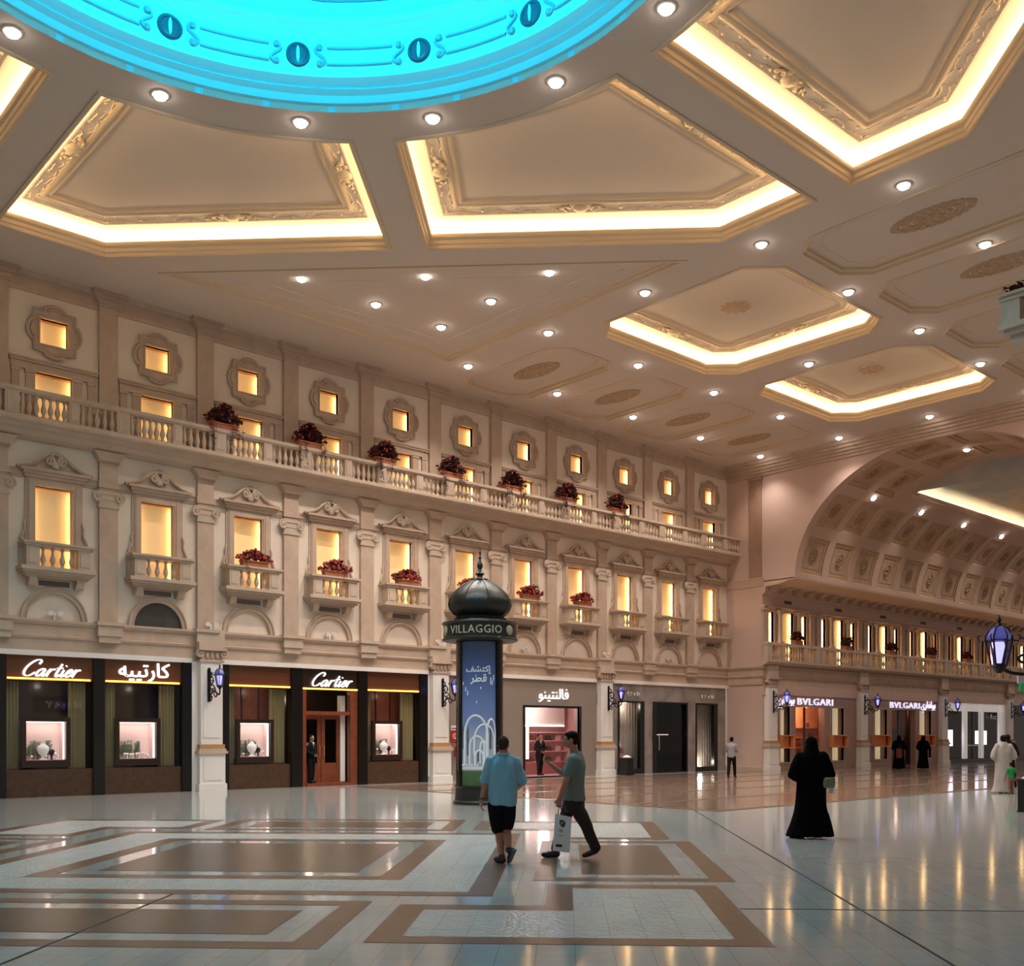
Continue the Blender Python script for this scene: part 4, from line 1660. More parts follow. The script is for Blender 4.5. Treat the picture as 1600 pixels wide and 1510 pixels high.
# ------------------------------------------------------------------ jewellery shop (two fronts)
def display_case(x0, x1, z0, z1, label, kind, seed):
    """dark framed lit case set in a shop window."""
    t = thing('display_case', label, 'display case', ((x0 + x1) / 2, D, z0))
    w = (x1 - x0) / 2
    h = z1 - z0
    f = MB()
    b = .12
    f.prism([rect(-w - b, w + b, -b * 1.6, h + b), rect(-w, w, 0, h)], .02, .16)
    f.build('frame', M['brown'], t, smooth=False)
    room(t, -w, w, .10, .55, 0, h, M['pinkbox'], 'lining')
    l = MB().box(-w + .03, w - .03, .16, .40, h - .02, h - .005)
    l.build('lamp', M['caselamp'], t, smooth=False)
    MB().box(w - .03, w - .005, .16, .2, .03, h - .03).build('side_lamp', M['caselamp'], t, smooth=False)
    rnd = random.Random(seed)
    cx, cy = (x0 + x1) / 2, D + .34
    # ferns
    fm = MB()
    for k in range(26):
        x = rnd.uniform(-.40, .22)
        H = rnd.uniform(.25, .55)
        sw = rnd.uniform(-.12, .12)
        y = rnd.uniform(.03, .14)
        st = [(x, y, 0), (x + sw * .4, y, H * .5), (x + sw, y, H)]
        fm.tube(spline(st, 4), .006, 4)
        for q in range(7):
            f_ = .3 + .1 * q
            px, pz = x + sw * f_, H * f_
            for s in (-1, 1):
                fm.add([(px, y, pz), (px + s * .05, y - .01, pz + .03), (px + s * .055, y, pz + .05), (px, y + .005, pz + .02)], [(0, 1, 2, 3), (3, 2, 1, 0)])
    o = fm.build('fern_spray', M['fern'], None, (cx, cy, z0 + .005), smooth=False)
    tag(o, 'grey-green fern sprays ' + SHORT[seed], 'fern')
    # busts / stands
    if kind == 'bust':
        bt = MB()
        bt.lathe([(.10, 0), (.11, .02), (.05, .05), (.045, .10), (.12, .17), (.165, .28), (.15, .36), (.07, .42), (.055, .46), (.06, .48)], 16, (0, 0, 0), sx=1, sy=.6)
        o = bt.build('jewellery_bust', M['bust'], None, (cx - .02, cy - .1, z0 + .005))
        tag(o, 'white necklace bust %s' % SHORT[seed], 'bust')
        bt = MB().lathe([(.07, 0), (.03, .03), (.03, .1), (.09, .18), (.08, .25), (.04, .29)], 14, (0, 0, 0), sx=1, sy=.6)
        o = bt.build('jewellery_bust', M['black'], None, (cx + .22, cy - .06, z0 + .005))
        tag(o, 'black bust beside the white one %s' % SHORT[seed], 'bust')
    n = 4 if kind == 'bust' else 9
    for k in range(n):
        x = (-.36 + .72 * k / (n - 1)) * .95
        if kind == 'bust' and abs(x) < .15: x += .16
        s_ = MB()
        hh = rnd.uniform(.05, .16)
        s_.lathe([(.05, 0), (.05, .01), (.012, .02), (.012, hh), (.045, hh + .03), (.03, hh + .06)], 10)
        o = s_.build('jewellery_stand', M['bust'] if k % 2 else M['chrome'], None, (cx + x, cy - .17 + .02 * (k % 2), z0 + .005))
        tag(o, 'small jewellery stand, %s from the left %s' % (ORD[k], SHORT[seed]), 'jewellery stand', 'jewellery stands')
    return t


SHORT = ['in the leftmost lit case', 'in the second lit case from the left', 'in the lit case left of the wooden door', 'in the lit case right of the wooden door']

M['header'] = mat('brown_header', '5d3620', 0.30)
s1 = thing('shopfront', 'dark brown jewellery shopfront with two lit signs at the left edge', 'shopfront', (0, D, 0))
posts = [(7.9, 8.38), (10.66, 10.98), (13.26, 13.55)]
room(s1, 7.9, 13.55, .3, 1.6, .004, 3.84, M['brown'])
for a, b in posts:
    MB().fb(a, b, -.3, .05, 0, 3.84).build('post', M['black'], s1, smooth=False)
for (a, b), n in (((8.38, 10.66), 0), ((10.98, 13.26), 1)):
    MB().fb(a, b, -.10, -.02, 3.17, 3.84).build('sign_panel', M['header'], s1, smooth=False)
    MB().fb(a + .03, b - .08, -.0, .03, 3.19, 3.235).build('light_line', M['amber'], s1, smooth=False)
    MB().fb(a, b, -.2, -.02, 0, .75).build('plinth_panel', M['oak'], s1, smooth=False)
    MB().fb(a, b, -.06, -.045, .75, 3.17).build('pane', M['glass'], s1, smooth=False)
    MB().box(a, b, .62, .66, .7, 3.2).build('backdrop', M['brown'], s1, smooth=False)
    curtain(a + .03, a + .40, .76, 3.15, .30, M['curtain'], s1, 4)
    curtain(b - .58, b - .10, .76, 3.15, .30, M['curtain'], s1, 5)
MB().fb(13.55, 13.74, -.05, .08, 0, 3.86).build('white_jamb', M['white'], s1, smooth=False)
script_sign(8.74, 10.34, 3.275, 3.73, M['text'], s1, .04)
text('\uFEEA\uFEF4\uFEF4\uFE97\uFEAD\uFE8E\uFEDB', 11.38, 12.88, 3.36, M['text'], s1, .02, .03, .004)
display_case(8.90, 9.94, 1.0, 2.05, 'dark framed lit jewellery case in the first shop bay from the left', 'bust', 0)
display_case(11.42, 12.50, 1.0, 2.05, 'dark framed lit jewellery case in the second shop bay from the left', 'stands', 1)

for x_ in (9.5, 12.1):
    point('shop_fill', (x_, D + .17, 3.05), 2.0, (1, .85, .65), .05)  # unseen fill lights added to brighten the curtains

s2 = thing('shopfront', 'dark brown jewellery shopfront with a wooden door between two windows', 'shopfront', (0, D, 0))
room(s2, 14.56, 22.4, .3, 1.9, .004, 3.84, M['brown'])
for a, b in ((14.56, 14.76), (16.92, 17.33), (19.47, 19.84), (22.05, 22.40)):
    MB().fb(a, b, -.3, .05, 0, 3.84).build('post', M['black'], s2, smooth=False)
for a, b in ((14.76, 16.92), (19.84, 22.05)):
    MB().fb(a, b, -.10, -.02, 3.17, 3.84).build('sign_panel', M['header'], s2, smooth=False)
    MB().fb(a + .03, b - .04, 0, .03, 3.19, 3.235).build('light_line', M['amber'], s2, smooth=False)
    MB().fb(a, b, -.2, -.02, 0, .76).build('plinth_panel', M['oak'], s2, smooth=False)
    MB().fb(a, b, -.06, -.045, .76, 3.17).build('pane', M['glass'], s2, smooth=False)
    MB().box(a, b, .62, .66, .7, 3.2).build('backdrop', M['redwood'], s2, smooth=False)
    for q in (.35, .62):
        MB().box(a + (b - a) * q - .02, a + (b - a) * q + .02, .58, .62, 2.1, 3.17).build('backdrop_batten', M['brown'], s2, smooth=False)
    curtain(a + .02, a + .32, .78, 3.15, .30, M['curtain'], s2, 3)
    curtain(b - .62, b - .06, .78, 3.15, .30, M['curtain'], s2, 5)
MB().fb(17.33, 19.47, -.10, -.02, 3.16, 3.84).build('sign_panel', M['brown'], s2, smooth=False)
MB().fb(17.36, 19.44, 0, .03, 3.17, 3.215).build('light_line', M['amber'], s2, smooth=False)
MB().fb(17.33, 17.50, -.25, -.02, 0, 3.16).build('door_frame', M['redwood'], s2, smooth=False)
MB().fb(19.20, 19.47, -.25, -.02, 0, 3.16).build('door_frame', M['redwood'], s2, smooth=False)
MB().fb(17.50, 19.20, -.25, -.04, 2.34, 2.46).build('transom', M['redwood'], s2, smooth=False)
MB().fb(17.50, 19.20, -.14, -.12, 2.46, 3.16).build('transom_pane', M['glass'], s2, smooth=False)
for a, b in ((17.52, 18.24), (18.26, 18.98)):
    dr = MB().prism([rect(a, b, .1, 2.34), rect(a + .14, b - .14, .75, 2.2)], .34, .40)
    dr.box(a + .14, b - .14, .36, .38, .2, .70)
    d_ = dr.build('door_leaf', M['redwood'], s2, smooth=False)
    MB().box(a + .14, b - .14, .365, .375, .75, 2.2).build('door_pane', M['glassd'], d_, smooth=False)
    hx = b - .07 if a < 18 else a + .07
    MB().tube([(hx, .33, .95), (hx, .28, .98), (hx, .28, 1.3), (hx, .33, 1.33)], .014, 6).build('door_handle', M['gold'], d_)
MB().fb(18.98, 19.16, -.5, -.30, .12, 3.0).build('pale_panel', M['cloth_white'], s2, smooth=False)
MB().fb(17.5, 19.2, -.5, .04, 0, .10).build('threshold', M['redwood'], s2, smooth=False)
MB().fb(22.4, 22.47, -.05, .06, 0, 3.86).build('white_jamb', M['white'], s2, smooth=False)
script_sign(17.62, 19.26, 3.275, 3.73, M['text'], s2, .04)
display_case(15.17, 16.21, 1.0, 2.05, 'dark framed lit jewellery case in the window left of the wooden door', 'bust', 2)
display_case(20.21, 21.22, 1.0, 2.05, 'dark framed lit jewellery case in the window right of the wooden door', 'bust', 3)
for x_ in (15.8, 20.9):
    point('shop_fill', (x_, D + .17, 3.05), 2.0, (1, .85, .65), .05)
point('shop_fill', (18.3, D + 1.2, 2.9), 14, (1, .75, .5), .1)

# ------------------------------------------------------------------ grey granite shop with the pink window
s3 = thing('shopfront', 'grey granite shopfront with a pink lit window and white arabic sign', 'shopfront', (0, D, 0))
MB().prism([rect(23.25, 31.15, 0, 3.84), rect(27.12, 30.15, .05, 2.75)], -.02, .3).build('granite_wall', M['greystone'], s3, smooth=False)
fm = MB().prism([rect(27.02, 30.23, 0, 2.83), rect(27.12, 30.15, .05, 2.75)], -.05, .1)
fm.build('black_frame', M['black'], s3, smooth=False)
room(s3, 26.3, 31.85, .3, 2.7, .004, 2.9, M['pink'])
MB().fb(27.12, 30.15, -.12, -.10, .05, 2.75).build('pane', M['glass'], s3, smooth=False)
cvl = MB().box(28.6, 31.5, 2.2, 2.3, 2.05, 2.9)
cvl.build('ceiling_drop', M['cloth_white'], s3, smooth=False)
MB().box(28.6, 31.45, 2.16, 2.19, 2.03, 2.07).build('light_line', M['caselamp'], s3, smooth=False)
MB().box(28.36, 28.46, 1.2, 1.26, .7, 2.0).build('light_tube', M['caselamp'], s3, smooth=False)
for z in (.5, .95, 1.4, 1.75):
    MB().box(29.4, 31.8, 2.35, 2.69, z, z + .04).build('shelf', M['pink'], s3, smooth=False)
text('\uFEEE\uFEE8\uFEF4\uFE98\uFEE8\uFEDF\uFE8E\uFED3', 27.86, 29.48, 3.1, M['text'], s3, .03, .03, -.012)
point('shop_fill', (29.4, D + 1.3, 2.7), 55, (1, .80, .78), .2)
bagc = ['6d3b34', 'c98f86', '3b2a2a', 'd9b9b0', '8c5148', 'b06a62', '4a3230', 'e0c6be']
k = 0
for z in (.54, .99, 1.44):
    for x in (29.75, 30.3, 30.85, 31.4):
        mb = MB().prism([[(-.14, 0), (.14, 0), (.11, .2), (-.11, .2)]], -.06, .06)
        bo = thing('handbag', '%s handbag on the %s shelf of the pink shop, %s from the left' % (('dark brown', 'dusty rose', 'black', 'pale pink')[k % 4], ('bottom', 'middle', 'upper')[int((z - .5) / .45)], ORD[k % 4]), 'handbag', (x, D + 2.52, z), group='handbags in the pink shop')
        mm_ = bpy.data.materials.get('leather_' + bagc[k % 8]) or mat('leather_' + bagc[k % 8], bagc[k % 8], .4)
        mb.build('body', mm_, bo, smooth=False)
        MB().tube([(-.07, 0, .19), (-.05, 0, .29), (.05, 0, .29), (.07, 0, .19)], .01, 5).build('handle', mm_, bo)
        k += 1
# fire sign and extinguisher next to the second pilaster
fs = thing('fire_point_sign', 'small white and red fire point sign on the grey wall beside the pilaster', 'sign', (23.62, D - .04, 1.9))
MB().fb(-.17, .17, 0, .01, -.05, .12).build('white_plate', M['white'], fs, smooth=False)
M['red'] = mat('signal_red', 'b8251f', .4)
MB().fb(-.17, .17, 0, .01, -.48, -.07).build('red_plate', M['red'], fs, smooth=False)
q = MB().tube([(0.09 * cos(2 * pi * i / 20), -.015, -.27 + .09 * sin(2 * pi * i / 20)) for i in range(20)], .014, 5, closed=True)
q.tube([(-.03, -.015, -.33), (0, -.015, -.23), (.04, -.015, -.3)], .012, 5)
q.build('white_symbol', M['white'], fs)
MB().fb(-.13, .13, .01, .014, .0, .035).build('dark_line', M['iron'], fs, smooth=False)
fx = thing('fire_extinguisher', 'red fire extinguisher hanging below the fire point sign', 'fire extinguisher', (23.64, D - .15, .88))
MB().lathe([(.07, 0), (.085, .02), (.085, .36), (.06, .42), (.03, .44), (.03, .48)], 14).build('cylinder', M['red'], fx)
MB().tube([(0, 0, .48), (.03, -.05, .5), (.1, -.06, .44), (.11, -.06, .2)], .012, 6).build('hose', M['iron'], fx)
MB().box(-.02, .02, .06, .12, .2, .3).build('wall_hook', M['iron'], fx, smooth=False)

# ------------------------------------------------------------------ grey marble fashion shop
s4 = thing('shopfront', 'grey veined marble shopfront with black framed windows and door at the corner', 'shopfront', (0, D, 0))
MB().prism([rect(31.95, 39.95, 0, 3.84), rect(32.45, 34.12, .004, 3.1), rect(34.70, 37.10, .004, 3.1), rect(37.70, 39.30, .004, 3.1)], -.02, .3).build('marble_wall', M['greymarble'], s4, smooth=False)
room(s4, 32.2, 39.8, .3, 2.6, .004, 3.4, M['black'])
for a, b, nm in ((32.45, 34.12, 'window_frame'), (34.70, 37.10, 'door_frame'), (37.70, 39.30, 'window_frame')):
    bw = .24 if nm == 'door_frame' else .07
    MB().prism([rect(a, b, 0, 3.12), rect(a + bw, b - (.28 if nm != 'door_frame' else .1), .22 if nm != 'door_frame' else .05, 3.04)], -.06, .12).build(nm, M['black'], s4, smooth=False)
    MB().fb(a + bw, b - .1, -.10, -.08, .05, 3.04).build('pane', M['glassd'] if nm == 'door_frame' else M['glass'], s4, smooth=False)
MB().tube([(35.1, -.02, 1.0), (35.1, -.06, 1.02), (35.1, -.06, 1.6), (35.1, -.02, 1.62)], .02, 6).build('door_handle', M['chrome'], s4)
MB().box(35.2, 36.4, .5, .54, 1.66, 1.70).build('light_line', M['caselamp'], s4, smooth=False)
M['slat'] = mat('pale_window_backdrop', 'b8ada2', .5, var=.15, vscale=2)
for a, b in ((32.5, 34.66), (37.6, 39.75)):
    mb = MB().box(a, b, .62, .66, .05, 3.2)
    n = 12
    for k in range(n):
        x = a + (b - a) * (k + .5) / n
        mb.box(x - .03, x + .03, .58, .62, .05, 3.2)
    mb.build('slatted_backdrop', M['slat'], s4, smooth=False)
point('shop_fill', (33.3, D + .35, 2.9), 16, (1, .85, .7), .1)
point('shop_fill', (38.5, D + .35, .4), 20, (1, .9, .8), .1)
for a, w_, lab in ((33.02, .72, 'first'), (38.08, .86, 'second')):
    text('17 r3i', a, a + w_, 3.34, M['white'], s4, .09, .02, .0, height=.17)
for k in range(7):
    sh = MB()
    sh.ball((0, 0, .05), (.13, .05, .045), 10, 6)
    sh.ball((-.08, 0, .09), (.05, .045, .06), 8, 6)
    sh.tube([(-.10, 0, .0), (-.10, 0, .08)], .012, 5)
    cc = ('c9a39a', '7c2c28', 'd8cfc6', '8b5a4a')[k % 4]
    mm_ = bpy.data.materials.get('shoe_' + cc) or mat('shoe_' + cc, cc, .35)
    z = .42 + .34 * k
    o = sh.build('shoe', mm_, None, (38.0, D + .36, z))
    tag(o, '%s shoe on the glass ladder in the corner shop window, %s from the floor' % (('rose', 'dark red', 'pale grey', 'tan')[k % 4], ORD[k]), 'shoe', 'shoes in the corner shop window')
ld = thing('display_ladder', 'slim upright shoe display stand in the corner shop window', 'display stand', (38.0, D + .36, 0))
for x in (-.17, .17):
    MB().box(x - .012, x + .012, .06, .09, .004, 2.9).build('upright', M['chrome'], ld, smooth=False)
for k in range(7):
    MB().box(-.17, .17, -.07, .09, .405 + .34 * k, .42 + .34 * k).build('shelf', M['chrome'], ld, smooth=False)

# ------------------------------------------------------------------ corridor shops
M['rosegranite'] = mat('rose_granite', '9b7c6e', .45, var=.1, vscale=20)
M['lightcol'] = mat('lit_display_column', 'f6ead2', .5, emit=(255, 226, 176), estr=0.4)


def jeweller(x0, x1, w1, dr, w2, t0, t1, a0, a1, lab, open_door):
    t = thing('shopfront', lab, 'shopfront', (0, DC, 0))
    MB().prism([rect(x0, x1, 0, 3.52), rect(w1[0], w1[1], .38, 3.0), rect(dr[0], dr[1], .004, 3.0), rect(w2[0], w2[1], .38, 3.0)], -.02, .3).build('granite_wall', M['rosegranite'], t, smooth=False)
    for a, b in (w1, w2):
        MB().prism([rect(a - .04, b + .04, .34, 3.04), rect(a, b, .38, 3.0)], -.05, .1).build('window_frame', M['stone2'], t, smooth=False)
        MB().fb(a, b, -.10, -.09, .38, 3.0).build('pane', M['glass'], t, smooth=False)
        room(t, a, b + .75, .3, .58, .3, 3.0, M['oak'], 'window_lining')
        c = a + (b - a) * .45 + .62
        MB().box(c - .15, c + .15, .36, .5, .38, 3.0).build('lit_column', M['lightcol'], t, smooth=False)
        bx = MB()
        bx.prism([rect(a - .15, b + .05, 1.04, 1.66), rect(a - .10, b, 1.09, 1.61)], -.26, .05)
        bx.box(a - .15, b + .05, .0, .04, 1.05, 1.65)
        bx.build('orange_case', M['orange'], t, smooth=False)
    room(t, dr[0] - .6, dr[1] + 2.5, .64, 1.8, .004, 3.3, M['orange2'], 'interior_lining')
    sd = MB()
    sd.box(dr[0] - .06, dr[0], .3, .64, 0, 3.0)
    sd.box(dr[1], dr[1] + .06, .3, .36, 0, 3.0)
    sd.build('door_jamb', M['oak'], t, smooth=False)
    for k in range(4):
        MB().box(dr[0] + 1.0, dr[1] + 2.4, 1.5, 1.79, .5 + .5 * k, .54 + .5 * k).build('shelf', M['orange2'], t, smooth=False)
    mid = (dr[0] + dr[1]) / 2 - .05
    MB().box(mid - .05, mid + .05, .25, .32, 0, 3.0).build('door_stile', M['oak'], t, smooth=False)
    MB().box(dr[0], dr[1], .27, .285, .02, 3.0).build('door_pane', M['glass'] if open_door else M['glassd'], t, smooth=False)
    text('BVLGARI', t0, t1, 3.10, M['textb'], t, .05, .03, -.010, height=.32)
    text('\uFEF1\uFEAD\uFE8E\uFED0\uFEDF\uFEEE\uFE91', a0, a1, 3.14, M['textb'], t, .05, .03, -.012)
    point('shop_fill', (mid + 1.2, DC + 1.0, 2.9), 110 if open_door else 40, (1, .66, .42), .12)
    return t


M['orange2'] = mat('orange_wood_panel', 'c98a5e', .45, var=.12, vscale=3)
jeweller(40.95, 48.35, (41.47, 42.30), (42.80, 45.34), (45.90, 47.10), 42.95, 46.05, 41.15, 42.65, 'rose granite jewellery shopfront with glowing orange interior, nearest the end wall', True)
jeweller(49.15, 57.25, (50.05, 51.45), (51.97, 54.58), (55.0, 56.4), 51.75, 55.0, 55.2, 56.85, 'rose granite jewellery shopfront further along the corridor, with two women in front', False)
for k, (x, z) in enumerate(((45.2, 1.54), (46.8, 1.54), (45.4, 1.04), (47.0, 1.04), (46.4, 2.04))):
    o = MB().prism([[(-.16, 0), (.16, 0), (.12, .24), (-.12, .24)]], -.07, .07).build('handbag', M['brown'] if k % 2 else M['redwood'], None, (x, DC + 1.64, z), smooth=False)
    tag(o, 'handbag on the %s orange shelf of the first corridor shop, %s' % (('middle', 'middle', 'lower', 'lower', 'upper')[k], ('left', 'right', 'left', 'right', 'right')[k]), 'handbag', 'handbags in the orange shop')

s7 = thing('shopfront', 'dark glass shopfront with white upright frames in the corridor', 'shopfront', (0, DC, 0))
M['glowwhite'] = mat('white_frame_added_glow', 'ffffff', .5, emit=(255, 250, 245), estr=.16)  # faint glow put into the white, standing in for shop light on the frames
MB().fb(58.1, 65.9, -.1, .02, 3.05, 3.52).build('white_fascia', M['glowwhite'], s7, smooth=False)
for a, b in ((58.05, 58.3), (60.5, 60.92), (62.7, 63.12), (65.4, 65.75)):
    MB().fb(a, b, -.1, .05, .25, 3.52).build('white_post', M['glowwhite'], s7, smooth=False)
MB().fb(58.1, 65.9, -.1, .0, 0, .25).build('black_plinth', M['black'], s7, smooth=False)
room(s7, 58.1, 65.9, .3, 2.5, .004, 3.5, M['black'])
for a, b in ((58.3, 60.5), (60.92, 62.7), (63.12, 65.4)):
    MB().fb(a, b, -.08, -.06, .25, 3.05).build('pane', M['glass'], s7, smooth=False)
for a, b, z0, z1, m in ((58.4, 59.0, 1.1, 1.95, 'screenb'), (59.3, 60.2, 1.0, 1.95, 'screenw'), (63.3, 63.8, 1.1, 1.9, 'screenw'), (64.2, 64.8, 1.05, 1.9, 'screenw')):
    if m not in M: M[m] = mat(m, 'ffffff', .4, emit=(190, 190, 255) if m == 'screenb' else (250, 235, 255), estr=1.2 if m == 'screenb' else 2.4)
    MB().box(a, b, .5, .56, z0, z1).build('lit_screen', M[m], s7, smooth=False)
MB().fb(61.0, 62.6, -.09, -.03, 1.0, 1.06).build('door_rail', M['chrome'], s7, smooth=False)
MB().fb(61.75, 61.85, -.09, -.03, .25, 3.05).build('door_stile', M['black'], s7, smooth=False)
text('~ Rzz', 63.6, 65.0, 2.62, M['white'], s7, .0, .01, 0, height=.28)
s8 = thing('shopfront', 'black glass shopfront at the right edge of the photo', 'shopfront', (0, DC, 0))
MB().fb(67.1, 75.5, -.1, .02, 3.3, 3.52).build('fascia', M['black'], s8, smooth=False)
MB().fb(67.1, 75.5, -.12, -.08, 0, 3.3).build('pane', M['black'], s8, smooth=False)
MB().fb(67.1, 67.25, -.1, .05, 0, 3.52).build('post', M['greystone'], s8, smooth=False)

# plain skirting on the end wall
sk_ = MB().sweep([(0, 0), (.05, 0), (.05, .18), (.03, .22), (0, .22)], [(39.95, D - .02), (U, D - .02), (U, DC + .02)])
tag(sk_.build('baseboard_back', M['stone'], smooth=False), 'stone skirting of the short end wall beside the corner shop', 'skirting', kind='structure')
# ------------------------------------------------------------------ wall lanterns
def lantern_body(t, c, s=1.0):
    """six-sided street lantern hung at c (centre of its glass)."""
    x, y, z = c
    g = MB().lathe([(.085 * s, -.20 * s), (.155 * s, .12 * s)], 6, (x, y, z), 0, 2 * pi)
    g.build('violet_glass', M['lampglass'], t, smooth=False)
    MB().lathe([(.155 * s, .125 * s), (.15 * s, .18 * s), (.10 * s, .27 * s), (.03 * s, .31 * s)], 6, (x, y, z)).build('glass_dome', M['lampdome'], t, smooth=False)
    f = MB()
    for k in range(6):
        a = pi / 3 * k
        f.tube([(x + .09 * s * cos(a), y + .09 * s * sin(a), z - .2 * s), (x + .16 * s * cos(a), y + .16 * s * sin(a), z + .12 * s), (x + .155 * s * cos(a), y + .155 * s * sin(a), z + .18 * s), (x + .10 * s * cos(a), y + .10 * s * sin(a), z + .275 * s), (x, y, z + .32 * s)], .011 * s, 5)
        f.tube([(x + .16 * s * cos(a), y + .16 * s * sin(a), z + .12 * s), (x + .23 * s * cos(a), y + .23 * s * sin(a), z + .11 * s), (x + .25 * s * cos(a), y + .25 * s * sin(a), z + .17 * s), (x + .22 * s * cos(a), y + .22 * s * sin(a), z + .19 * s)], .010 * s, 5)
    f.lathe([(.15 * s, .11 * s), (.172 * s, .12 * s), (.15 * s, .135 * s)], 6, (x, y, z))
    f.lathe([(.03 * s, -.30 * s), (.05 * s, -.27 * s), (.10 * s, -.21 * s), (.09 * s, -.19 * s)], 12, (x, y, z))
    f.lathe([(.05 * s, .30 * s), (.035 * s, .33 * s), (.015 * s, .35 * s), (.03 * s, .38 * s), (.012 * s, .42 * s), (.0, .46 * s)], 10, (x, y, z))
    f.build('lantern_frame', M['iron'], t)
    MB().lathe([(.03 * s, -.17 * s), (.045 * s, -.08 * s), (.07 * s, .05 * s), (.06 * s, .10 * s)], 12, (x, y, z)).build('lamp', M['lampcore'], t)


M['lampdome'] = mat('violet_dome_glass', '5f60a0', .25, emit=(110, 110, 220), estr=.22)


def wall_lantern():
    t = thing('wall_lantern', 'x', 'wall lantern')
    p = MB().fb(-.05, .05, 0, .03, 2.68, 3.66)
    p.ball((0, -.03, 3.66), .05, 8, 5)
    p.build('wall_plate', M['iron'], t)
    b = MB()
    L = .72

    def add(pts, r=.02): b.tube(spline([(0, -q, z) for q, z in pts], 5), r, 6)
    add([(.03, 2.72), (.12, 2.86), (.30, 2.98), (.5, 2.95), (.62, 2.88), (L, 2.92), (L, 3.06)], .026)
    add([(.03, 3.58), (.14, 3.56), (.16, 3.45), (.07, 3.42), (.05, 3.5)])
    add([(.03, 3.36), (.22, 3.42), (.30, 3.30), (.20, 3.20), (.12, 3.28), (.17, 3.33)])
    add([(.03, 3.12), (.24, 3.18), (.40, 3.10), (.42, 2.98), (.30, 2.96), (.27, 3.05), (.34, 3.08)])
    add([(.03, 2.98), (.10, 3.08), (.20, 3.04), (.22, 2.94)])
    add([(.34, 2.92), (.42, 2.82), (.52, 2.84), (.52, 2.93)])
    add([(.05, 2.8), (.16, 2.72), (.2, 2.82)])
    for q, z in ((.16, 3.45), (.30, 3.30), (.42, 3.02), (.2, 2.82)):
        b.ball((0, -q, z), .035, 7, 5)
    b.build('scroll_bracket', M['iron'], t)
    lantern_body(t, (0, -L, 3.34))
    return t


wlt = wall_lantern()
spots_ = [(14.0, D - .245, 'on the white pilaster between the two brown jewellery fronts'), (22.9, D - .245, 'on the pilaster just left of the domed advertising column'), (31.62, D - .245, 'on the pilaster between the pink window and the corner shop'),
          (40.62, DC - .245, 'on the corridor pilaster left of the orange jewellery shop'), (48.75, DC - .245, 'on the corridor pilaster between the two jewellery shops'), (57.65, DC - .245, 'on the corridor pilaster before the white framed shop'), (66.6, DC - .245, 'on the corridor pilaster at the right edge of the photo')]
for n, (x, y, lab) in enumerate(spots_):
    if n == 0:
        o = wlt
        o.location = (x, y, 0)
        o['label'] = 'violet-lit black wall lantern ' + lab
        o['group'] = 'wall lanterns'
    else:
        dup(wlt, (x, y, 0), label='violet-lit black wall lantern ' + lab, group='wall lanterns')
    point('lantern_lamp', (x, y - .72, 3.34), 3.0, (.62, .62, 1.0), .06)

# ------------------------------------------------------------------ domed advertising column
KX, KY, KR = 16.45, 19.45, radians(-44)
M['kgreen'] = mat('kiosk_dark_green', '1c221e', .35, var=.1)
M['kdome'] = mat('kiosk_dome_scales', '1b2321', .34, metal=.2, bump=.5, bscale=22)
M['kletter'] = mat('kiosk_lettering', 'b9b6a2', .4, metal=.2)
M['kdisc'] = mat('kiosk_disc', '9b977f', .5)
M['print'] = mat('poster_white_print', 'd2d7d9', .5, emit=(215, 225, 235), estr=.10)
pm = bpy.data.materials.new('poster_print')
pm.use_nodes = True
nt = pm.node_tree
pb = nt.nodes['Principled BSDF']
tc = nt.nodes.new('ShaderNodeTexCoord')
sx = nt.nodes.new('ShaderNodeSeparateXYZ')
mr = nt.nodes.new('ShaderNodeMapRange')
mr.inputs['From Min'].default_value = .45
mr.inputs['From Max'].default_value = 3.95
cr = nt.nodes.new('ShaderNodeValToRGB')
els = [(0.0, '37502f'), (.105, '3f5a38'), (.11, '8f989a'), (.30, '8c96a8'), (.45, '64769f'), (.75, '415680'), (1.0, '2f3f58')]
cr.color_ramp.elements[0].position = els[0][0]
cr.color_ramp.elements[0].color = srgb(els[0][1])
cr.color_ramp.elements[1].position = els[-1][0]
cr.color_ramp.elements[1].color = srgb(els[-1][1])
for p_, c_ in els[1:-1]:
    e_ = cr.color_ramp.elements.new(p_)
    e_.color = srgb(c_)
nt.links.new(tc.outputs['Object'], sx.inputs[0])
nt.links.new(sx.outputs['Z'], mr.inputs['Value'])
nt.links.new(mr.outputs['Result'], cr.inputs['Fac'])
nt.links.new(cr.outputs['Color'], pb.inputs['Base Color'])
nt.links.new(cr.outputs['Color'], pb.inputs['Emission Color'])
pb.inputs['Emission Strength'].default_value = .22
pb.inputs['Roughness'].default_value = .25
M['poster'] = pm

kt = thing('advertising_column', 'round dark green advertising column with onion dome and blue poster', 'advertising column', (KX, KY, 0), KR)
MB().lathe([(.66, 0), (.66, .06), (.62, .10), (.60, .40), (.62, .42), (.62, .46)], 40).build('base', M['kgreen'], kt)
MB().lathe([(.535, .44), (.535, 4.0)], 40).build('core', M['kgreen'], kt)
RP = .555
for k in range(3):
    ac = radians(-90 + 120 * k)
    a0_, a1_ = ac - radians(47), ac + radians(47)
    mb = MB().lathe([(RP - .02, .46), (RP, .46), (RP, 3.95), (RP - .02, 3.95)], 24, (0, 0, 0), a0_, a1_)
    mb.build('poster', M['poster'], kt)
    ps = MB()
    for s in (-1, 1):
        a = ac + s * radians(53)
        ps.lathe([(.53, .44), (.60, .44), (.60, 4.0), (.53, 4.0)], 6, (0, 0, 0), a - radians(6), a + radians(6))
    ps.build('upright_frame', M['black'], kt)


def KP(u, z, off=.004):
    """point on the front poster: u metres to the right of its centre."""
    a = radians(-90) + u / RP
    return ((RP + off) * cos(a), (RP + off) * sin(a), z)


